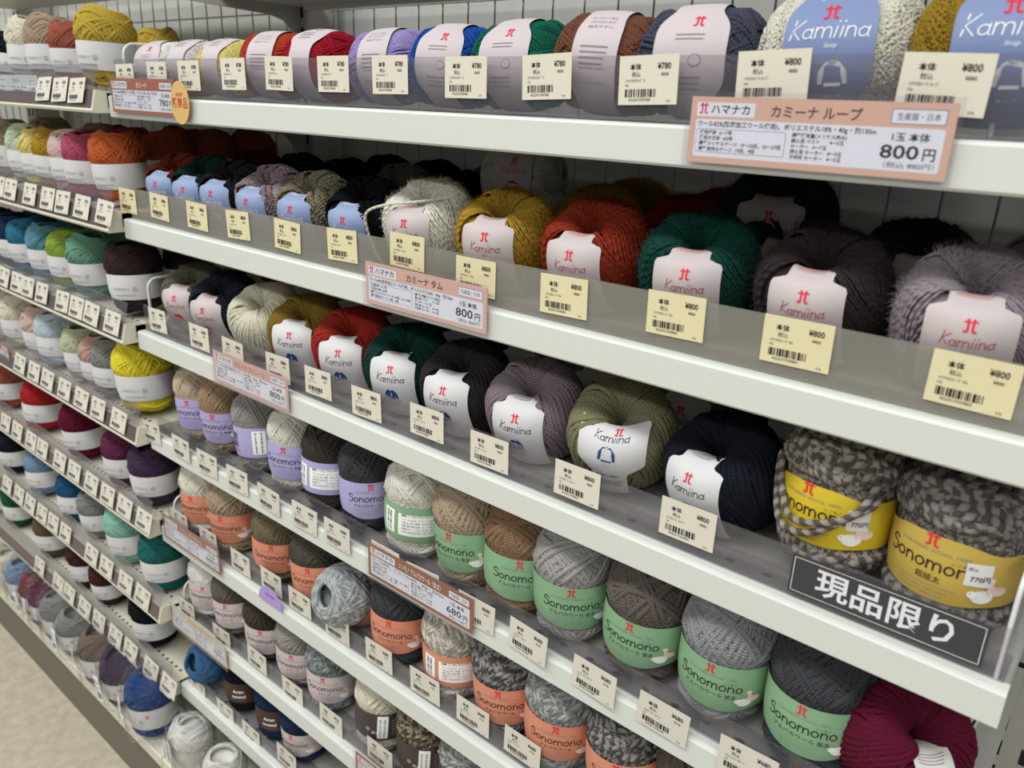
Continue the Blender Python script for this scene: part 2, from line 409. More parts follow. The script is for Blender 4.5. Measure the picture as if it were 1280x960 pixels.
class Donut:
    """ball wound like a ring, lying flat: hole along z, label wrapped through the hole at the front (-y)"""
    def __init__(s, R0=.0215, a=.0185, b=.031, rad=.0017): s.R0, s.a, s.b, s.rad = R0, a, b, rad
    def rz(s, p, k=1.0):
        c, n = np.cos(p), np.sin(p); e = .82
        return s.R0+s.a*k*np.sign(c)*np.abs(c)**e, s.b*k*np.sign(n)*np.abs(n)**e
    def yarn(s, seed, nb=24, m=6, S=44, sides=6, tw=(.5, 1.9), curl=0, ncurl=0, fuzz=0):
        R = np.random.default_rng(seed)
        p = np.linspace(-PI, PI, S); th0, twist, ks = [], [], []
        for b in range(nb):
            base = b*2.39996+R.uniform(-.1, .1); t = R.uniform(*tw)*(1 if b % 2 else -1)
            d = 2*s.rad*1.05/(s.R0+s.a)
            for i in range(m):
                th0.append(base+(i-m/2)*d+R.normal(0, .01)); twist.append(t+R.normal(0, .03)); ks.append(.93+.10*b/nb+R.normal(0, .010))
        th0 = np.array(th0)[:, None]; twist = np.array(twist)[:, None]; ks = np.array(ks)[:, None]; L = len(th0)
        TH = th0+twist*(p[None]/(2*PI))*1.0+.10*np.sin(2*p[None]+th0*3)
        d = (np.mod(TH+PI, 2*PI)-PI)
        front = np.exp(-(d/.55)**4)
        K = ks*(1-.13*front+.03*np.exp(-((np.abs(d)-.95)/.35)**2))*(1+.02*np.sin(5*TH))
        r, z = s.rz(p[None]+0*TH, K)
        P = np.stack([r*np.sin(TH), -r*np.cos(TH), z], -1)
        N = np.stack([np.cos(p)[None]*np.sin(TH), -np.cos(p)[None]*np.cos(TH), np.sin(p)[None]+0*TH], -1)
        if curl:
            ph = R.uniform(0, 6, (L, 1)); tt = p[None]*ncurl+ph+1.3*np.sin(p[None]*7+ph)
            T = np.gradient(P, axis=1); T /= np.linalg.norm(T, axis=2, keepdims=True)+1e-12
            B = np.cross(T, N); amp = curl*(1+.6*np.sin(p[None]*11+2*ph))
            P = P+N*(amp*np.cos(tt))[..., None]+B*(amp*1.3*np.sin(tt))[..., None]
        out = [tubes(P, N, s.rad, sides, False)]
        def core(U, V):
            q = (V-.5)*2*PI; dd = np.mod(U+PI, 2*PI)-PI
            k = .93*(1-.13*np.exp(-(dd/.55)**4)); rr, zz = s.rz(q, k)
            return np.stack([rr*np.sin(U), -rr*np.cos(U), zz], -1)
        out.append(lathe_surface(core, 40, 22))
        if fuzz: out.append(fuzz_parts(R, P, N, fuzz))
        return out
    def table(s, p0, p1, n=120):
        p = np.linspace(p0, p1, n); r, z = s.rz(p, .985)
        r = r+(s.rad*1.1+.0007)*np.cos(p); z = z+(s.rad*1.1+.0007)*np.sin(p)
        ds = np.hypot(np.diff(r), np.diff(z)); return p, r, z, np.concatenate([[0], np.cumsum(ds)])
    def label(s, gfx, paper, p0=2.75, p1=-1.9, neck=.012, half=.0205, s_w0=.029, s_w1=.037, wide_first=False, tail=None):
        """paper strip from inside the hole over the top and down the front; gfx y = -(distance from hole end)"""
        p, r, z, S = s.table(p0, p1)
        nr, nz = np.gradient(z), -np.gradient(r); ln = np.hypot(nr, nz); nr, nz = nr/ln, nz/ln
        if nr[len(nr)//2] < 0: nr, nz = -nr, -nz
        def fn(x, y, l):
            d = -np.asarray(y)*1.0; rr = np.interp(d, S, r)+np.interp(d, S, nr)*l*.00013; zz = np.interp(d, S, z)+np.interp(d, S, nz)*l*.00013
            drop = np.asarray(x)**2/(2*np.maximum(rr, .024))
            return np.stack([x+0*rr, -(rr-drop), zz], -1)
        n = 46; d = np.linspace(0, S[-1], n)
        if wide_first: w = half-(half-neck)*sstep(s_w0, s_w1, d)-.006*(1-np.clip(d/.006, 0, 1)**.5)
        else:
            w = neck+(half-neck)*sstep(s_w0, s_w1, d)
            if tail: w = np.minimum(w, half-(half-neck)*sstep(tail, tail+.008, d))
        q = np.linspace(-1, 1, 9)
        X = w[:, None]*q; Y = -(d[:, None]+0*X)
        V = fn(X, Y, 0).reshape(-1, 3)
        i, j = np.meshgrid(np.arange(n-1), np.arange(8), indexing='ij')
        F = np.stack([i*9+j, i*9+j+1, (i+1)*9+j+1, (i+1)*9+j], -1).reshape(-1, 4)
        return [(V, F, 0, True)]+[(a, f, m+1, sm) for a, f, m, sm in gfx.parts(fn)], [paper]+gfx.mats

def fuzz_parts(R, P, N, n, length=.009):
    """mohair halo: fine curved hairs standing off the strands"""
    L, S, _ = P.shape; i = R.integers(0, L, n); j = R.integers(1, S-1, n)
    q = P[i, j]; ok = ~((q[:, 1] < 0) & (np.abs(q[:, 0]) < .027))&(N[i, j][:, 2] > -.35); i, j = i[ok], j[ok]; n = len(i)
    p = P[i, j]; nn = N[i, j]; nn = nn/(np.linalg.norm(nn, axis=1, keepdims=True)+1e-9)
    t = R.normal(size=(n, 3)); t -= nn*(t*nn).sum(1, keepdims=True); t /= np.linalg.norm(t, axis=1, keepdims=True)
    le = R.uniform(.4, 1.0, (n, 1))*length
    q1 = p+nn*.0012+(t*.5+nn*.45)*le*.5; q2 = q1+(t*.8+nn*R.uniform(-.1, .6, (n, 1)))*le*.5
    b = np.cross(t, nn)*.00009
    V = np.stack([p-b, p+b, q1-b, q1+b, q2], 1).reshape(-1, 3)
    k = np.arange(n)*5
    f = [(a, a+1, a+3, a+2) for a in k]+[(a+2, a+3, a+4) for a in k]
    return (V, f, 0, True)

def rot_parts(parts, M):
    M = np.array(M.to_3x3()) if isinstance(M, Matrix) else np.array(M)
    return [(np.asarray(p[0], float).reshape(-1, 3)@M.T,)+tuple(p[1:]) for p in parts]
XAX = np.array([[0, 0, 1], [0, 1, 0], [-1, 0, 0]], float)   # turns the z axis of a barrel onto x

# dimensions
SONO = Barrel(.0300, .046, 2.8, .0022, (-.027, .0105))
FINE = Barrel(.0275, .045, 2.7, .0013, (-.026, .0105))
BIG = Barrel(.0315, .046, 3.2, .0026, (-.022, .014), .08)
AMER = Barrel(.0285, .043, 2.5, .0018, (-.024, .004))
POP = Barrel(.0285, .034, 2.4, .0012, (-.014, .014), .05)
LOOPB = Barrel(.036, .043, 2.4, .0008, (-.022, .022), .09)
TAM = Donut(.0205, .0165, .029, .0010)
STR = Donut(.0205, .0165, .029, .0020)
LOO = Donut(.0205, .0165, .028, .0006)
UPT = Barrel(.031, .036, 2.4, .0009, (-.016, .016), .05)

_proto = {}
def proto(kind):
    if kind in _proto: return _proto[kind]
    b = ymat('white')
    def mk(parts): 
        o = build('yarn_winding', parts, [b], link=False); return o
    if kind == 'sono': r = [mk(SONO.yarn(s)) for s in (1, 2, 3, 4)]
    elif kind == 'fine': r = [mk(FINE.yarn(s, nb=18, m=9, S=48, sides=4)) for s in (11, 12, 13)]
    elif kind == 'big': r = [mk(BIG.yarn(s, nb=17, m=6, S=60, sides=7, alpha=(.3, .9))) for s in (21, 22)]
    elif kind == 'amerry': r = [mk(AMER.yarn(s, nb=16, m=6, S=40, sides=5, alpha=(.35, .85))) for s in (31, 32, 33)]
    elif kind == 'pop': r = [mk(rot_parts(POP.yarn(s, nb=18, m=10, S=48, sides=4, alpha=(.2, .5)), XAX)) for s in (41, 42)]
    elif kind == 'loopbar': r = [mk(rot_parts(LOOPB.yarn(s, nb=26, m=10, S=300, sides=4, curl=.00042, ncurl=70, alpha=(.2, .7), tight=1.7), XAX)) for s in (51, 52)]
    elif kind == 'dtam': r = [mk(TAM.yarn(s, nb=26, m=9, S=42, sides=4, fuzz=7000)) for s in (61, 62, 63)]
    elif kind == 'dstr': r = [mk(STR.yarn(s)) for s in (71, 72, 73, 74)]
    elif kind == 'dloop': r = [mk(LOO.yarn(s, nb=26, m=6, S=300, sides=4, curl=.0008, ncurl=52)) for s in (81, 82)]
    elif kind == 'upright_tam': r = [mk(rot_parts(UPT.yarn(91, nb=24, m=11, S=52, sides=4, alpha=(.2, .6)), XAX))]
    _proto[kind] = r
    return r

# ------------------------------------------------------------------ printed bands
def sheep(g, x, y, k=1.0):
    pale = plain('pale_pink_print', '#e2c9bf', .7, .2)
    g.ell(x, y, .0048*k, .0036*k, WHITE, 3); g.ell(x-.0042*k, y+.0010*k, .0022*k, .0019*k, WHITE, 4)
    g.ell(x+.0058*k, y+.0032*k, .0046*k, .0027*k, pale, 3); g.stroke([(x+.003*k, y+.003*k), (x+.0026*k, y+.0085*k)], .0026*k, pale, 3)
    g.ell(x+.0020*k, y+.0090*k, .0021*k, .0015*k, pale, 4)
    g.ell(x-.0050*k, y+.0014*k, .0003*k, .0003*k, INK, 5, 8)

def sono_art(sub, paper, w=.00075, brown=None):
    g = Gfx(); ink = brown or INK; k = 1.0
    g.logo(-.001, .0062, .0062, RED)
    g.text('COLORED WOOL 100%', 0, .0003, .0017, GREYINK, fit=.031)
    g.hand('Sonomono', -.001, -.0085, .0042, w, ink, align=.5, slant=.05, track=1.06)
    g.text('ソノモノ', .012, -.0030, .0012, ink, fit=.008)
    g.text(sub, 0, -.0142, .0029, ink, fit=min(.034, .0036*len(sub)))
    g.rect(-.017, -.0165, .012, -.01625, GREYINK, 2, 12); g.text('Natural color 100% Wool', -.002, -.0192, .0010, GREYINK, fit=.022); g.text('The gentle natural wool', -.002, -.0215, .0010, GREYINK, fit=.019)
    sheep(g, .0225, -.0165)
    return g

def info_art(paper):
    g = Gfx()
    g.rect(-.030, -.021, -.018, .002, WHITE, 1, 4); g.barcode(-.027, -.019, -.021, 0, INK, 2, 5, True)
    g.rect(-.014, -.021, .022, .0005, WHITE, 1, 10)
    g.text('品質 ソノモノアルパカウール', .004, -.0015, .0017, INK, fit=.03, bold=True)
    for i, q in enumerate(('ウール60% アルパカ40%', '40g玉巻 約92m', '使用棒針 6〜8号', '標準ゲージ 20目 26段', '洗濯は取扱表示をご覧ください')):
        g.text(q, .004, -.0052-i*.0031, .0015, GREYINK, fit=.030)
    for x in (-.008, .004, .014): g.rect(x, -.0175, x+.0002, -.004, GREYINK, 2)
    return g

PAP = {'green': '#86b285', 'orange': '#e28e6c', 'lav': '#b3abdd', 'pink': '#cfbfc0', 'dark': '#4a3f3b', 'tweed': '#4a352b', 'yellow': '#e3c21c', 'yellow2': '#cfae45',
       'tam': '#c9bebd', 'str': '#d8d6d8', 'loop': '#8ea1cc', 'pop': '#cdbfc3', 'loopb': '#7b8dbc', 'white': '#dddcdd', 'cream': '#d9d7d0'}
def paper(k): return plain('paper_'+k, soft(PAP[k], .88, .94), .55, .3)

_band = {}
def band(kind, bd):
    key = (kind, bd)
    if key in _band: return _band[key]
    B = {'sono': SONO, 'fine': FINE, 'big': BIG, 'amerry': AMER, 'pack': AMER, 'pop': POP, 'loopbar': LOOPB, 'upright_tam': UPT}.get(kind)
    D = {'dtam': TAM, 'dstr': STR, 'dloop': LOO}.get(kind)
    parts = mats = None
    if kind in ('sono', 'fine', 'big'):
        base = bd.replace('info', '').replace('back', '')
        pm = paper(base)
        if bd.endswith('info'): g = info_art(pm)
        elif bd.endswith('back'):
            g = Gfx(); g.barcode(-.026, -.016, -.014, 0, INK, 1, 3); g.rect(.004, -.023, .018, .004, WHITE, 1, 4); g.barcode(.007, -.021, .0145, .002, INK, 2, 9, True); g.lines(-.026, -.012, -.019, 2, .0025, .0008, GREYINK)
        elif base == 'dark':
            g = Gfx(); g.text('並太', -.004, -.018, .003, WHITE); g.rect(-.002, -.024, .009, .005, WHITE, 1, 4); g.barcode(0, -.022, .0065, .001, GREYINK, 2, 4, True)
            g.lines(.013, .028, -.001, 6, .0036, .0012, GREYINK); g.ell(-.012, -.013, .0025, .0025, GREYINK, 1)
        elif base == 'tweed':
            g = Gfx(); g.text('Aran', 0, -.008, .0055, WHITE, bold=True); g.text('tweed', 0, -.0165, .0055, WHITE, bold=True); g.lines(-.012, .012, -.021, 1, .002, .0006, GREYINK)
        elif base.startswith('yellow'):
            g = sono_art('超極太' if base == 'yellow2' else '合太', pm, .0008)
        else: g = sono_art({'green': 'アルパカウール 並太', 'orange': 'アルパカウール', 'lav': 'アルパカウール 中細', 'pink': 'ツイード'}[base], pm)
        zt = .0105
        if bd in ('green', 'orange', 'lav', 'pink'):
            top = lambda t: zt-.0022*np.cos(t*2)*0+0*t; bot = lambda t: -.0225-.0050*np.exp(-(t/.75)**4)
        elif bd in ('yellow', 'yellow2'):
            top = lambda t: .0085+.0050*np.exp(-(t/.75)**4); bot = lambda t: -.0215-.002*np.exp(-(t/.75)**4)
        else: top = lambda t: zt+0*t; bot = lambda t: -.0235+0*t
        if base.startswith('yellow'): g.p = [(v*1.12+np.array([0, .0035]), f, m, l) for v, f, m, l in g.p]
        elif bd.endswith('info') or bd.endswith('back') or base in ('dark', 'tweed'): g.p = [(v+np.array([0, .0035]), f, m, l) for v, f, m, l in g.p]
        parts = [B.band_paper(top, bot)]+[(v, f, m+1, s) for v, f, m, s in g.parts(B.band_fn())]; mats = [pm]+g.mats
    elif kind in ('amerry', 'pack'):
        pm = paper('white'); g = Gfx()
        g.ell(.0105, -.011, .0026, .0026, GREYINK, 1); g.ell(.0105, -.011, .0019, .0019, pm, 2); g.ell(.0105, -.011, .0009, .0009, GREYINK, 3)
        g.text('AMERRY', -.004, -.0125, .0032, plain('pale_grey_ink', '#a9a6a8', .8, .2), fit=.02, res=1); g.lines(-.012, .012, -.018, 1, .002, .0008, plain('pale_grey_ink', '#a9a6a8', .8, .2))
        if kind == 'pack': g.logo(.018, -.004, .005)
        parts = [B.band_paper(lambda t: .005+0*t, lambda t: -.0235+0*t, 40, 4)]+[(v, f, m+1, s) for v, f, m, s in g.parts(B.band_fn())]; mats = [pm]+g.mats
    elif kind in ('pop', 'loopbar', 'upright_tam'):
        # ring of paper around the waist of a ball whose axis is x; theta measured from the front, up positive
        pm = paper({'pop': 'pop', 'loopbar': 'loopb', 'upright_tam': 'tam'}[kind]); g = Gfx()
        if kind == 'pop' and bd == 'pop':
            g.logo(.003, .020, .0058); g.lines(-.008, .008, .0125, 2, .0022, .0005, GREYINK); g.ell(.004, .0, .0035, .003, GREYINK, 1); g.ell(.004, 0, .0030, .0025, pm, 2); g.lines(-.008, .008, -.008, 3, .003, .0007, GREYINK)
        elif kind == 'pop':
            for i, q in enumerate(('ポンポンと弾む', 'やわらかい糸で', '編みやすい')): g.text(q, 0, .026-i*.0035, .0016, GREYINK, fit=.016)
            g.lines(-.009, .009, .008, 4, .003, .0008, GREYINK); g.barcode(-.008, -.012, .008, -.003, GREYINK, 1, 8)
        elif kind == 'loopbar':
            for i, q in enumerate(('毛糸の風合いを楽しむ', '軽くてあたたかい', 'ループヤーンです')): g.text(q, .002, .049-i*.0030, .0017, WHITE, fit=.020)
            g.logo(.0, .034, .0082); g.hand('Kamiina', 0, .0195, .0058, .0006, WHITE, slant=.15); g.text('loop', .002, .0145, .0026, WHITE, shear=.3)
            sweater(g, .004, .001, .0135, WHITE); g.text('ループ', .004, -.013, .0022, WHITE)
        if kind == 'loopbar': g.p = [(v-np.array([0, .012]), f, m, l) for v, f, m, l in g.p]
        if kind == 'upright_tam':
            g.logo(0, .016, .0065); g.hand('Kamiina', 0, .006, .0032, .0004, RED, slant=.15); g.ell(0, -.006, .0055, .006, RED, 1); g.text('tam', 0, -.017, .003, RED)
        q = {'pop': .0125, 'loopbar': .0165, 'upright_tam': .0145}[kind]; hw = {'pop': .0195 if bd == 'pop' else .0145, 'loopbar': .0235, 'upright_tam': .0165}[kind]
        half = lambda t: q+(hw-q)*np.exp(-((t-.12)/.75)**6)
        th = np.linspace(-PI, PI, 73); u = np.linspace(-1, 1, 7)
        Z = half(th)[:, None]*u; TH = th[:, None]+0*Z
        def place(X, T, l): r = B.band_r(X*.8)+l*.00013; return np.stack([X, -r*np.cos(T), r*np.sin(T)], -1)
        V = place(Z, TH, 0).reshape(-1, 3)
        i, j = np.meshgrid(np.arange(72), np.arange(6), indexing='ij')
        F = np.stack([i*7+j, i*7+j+1, (i+1)*7+j+1, (i+1)*7+j], -1).reshape(-1, 4)
        parts = [(V, F, 0, True)]+[(v, f, m+1, s) for v, f, m, s in g.parts(lambda x, y, l: place(x, y/B.a, l))]; mats = [pm]+g.mats
    elif D:
        g = Gfx()
        if bd == 'tam':
            g.lines(-.009, .009, -.017, 4, .0018, .0006, plain('pink_ink', '#d79a9a', .8, .2)); g.logo(0, -.0390, .0062); g.hand('Kamiina', 0, -.0500, .0034, .00045, plain('deep_red_ink', '#a84050', .8, .2), slant=.15)
            g.text('tam', 0, -.0530, .0016, RED, shear=.3); sweater(g, 0, -.0620, .0105, RED); g.lines(-.008, .008, -.066, 4, .0022, .0006, GREYINK)
            parts, mats = D.label(g, paper('tam'))
        elif bd in ('str', 'cream'):
            blue = plain('navy_print', '#2a4680', .7, .2)
            g.lines(-.009, .009, -.017, 4, .0018, .0006, GREYINK); g.logo(0, -.0390, .0062); g.hand('Kamiina', 0, -.0500, .0036, .0005, plain('blue_black_ink', '#27304a', .8, .2), slant=.15)
            sweater(g, 0, -.0620, .0105, blue); g.text('ストレート', 0, -.0730, .0016, GREYINK); g.lines(-.008, .008, -.068, 4, .0022, .0006, GREYINK)
            parts, mats = D.label(g, paper(bd if bd == 'cream' else 'str'))
        elif bd == 'strtop':
            blue = plain('navy_print', '#2a4680', .7, .2)
            g.logo(.004, -.0115, .0060); g.hand('Kamiina', 0, -.0195, .0034, .0005, plain('blue_black_ink', '#27304a', .8, .2), slant=.15); sweater(g, -.002, -.0285, .0110, blue)
            g.text('ストレート', 0, -.0375, .0016, GREYINK); g.text('3231-007', -.001, -.0480, .0024, INK, fit=.016); g.barcode(-.008, -.059, .008, -.052, GREYINK, 2, 6)
            g.p = [(v+np.array([0, .0045]), f, m, l) for v, f, m, l in g.p]
            parts, mats = D.label(g, paper('str'), p0=1.95, p1=-1.2, wide_first=True, s_w0=.034, s_w1=.042, half=.0235)
        elif bd == 'loop':
            g.lines(-.008, .008, -.017, 3, .002, .0007, WHITE); g.logo(0, -.0385, .0062); g.hand('Kamiina', 0, -.0500, .0036, .0005, WHITE, slant=.15); g.text('loop', 0, -.0530, .0018, WHITE, shear=.3); sweater(g, 0, -.0620, .0105, WHITE)
            parts, mats = D.label(g, paper('loop'))
    _band[key] = build('label_band', parts, mats, link=False) if parts else None
    return _band[key]

def sweater(g, x, y, h, m, layer=2):
    w = h*.5
    g.poly([(x-w*.62, y+h*.42), (x-w*.3, y+h*.5), (x+w*.3, y+h*.5), (x+w*.62, y+h*.42), (x+w*.62, y-h*.5), (x-w*.62, y-h*.5)], m, layer)
    for s in (-1, 1):
        q = [(x+s*w*.58, y+h*.42), (x+s*w*1.05, y+h*.1), (x+s*w*1.12, y-h*.4), (x+s*w*.8, y-h*.42), (x+s*w*.66, y-.05*h)]
        g.poly(q if s < 0 else q, m, layer)
    g.stroke(arc(x, y+h*.52, w*.28, h*.09, 180, 360, 6), h*.04, GREYINK if m is WHITE else WHITE, layer+1)

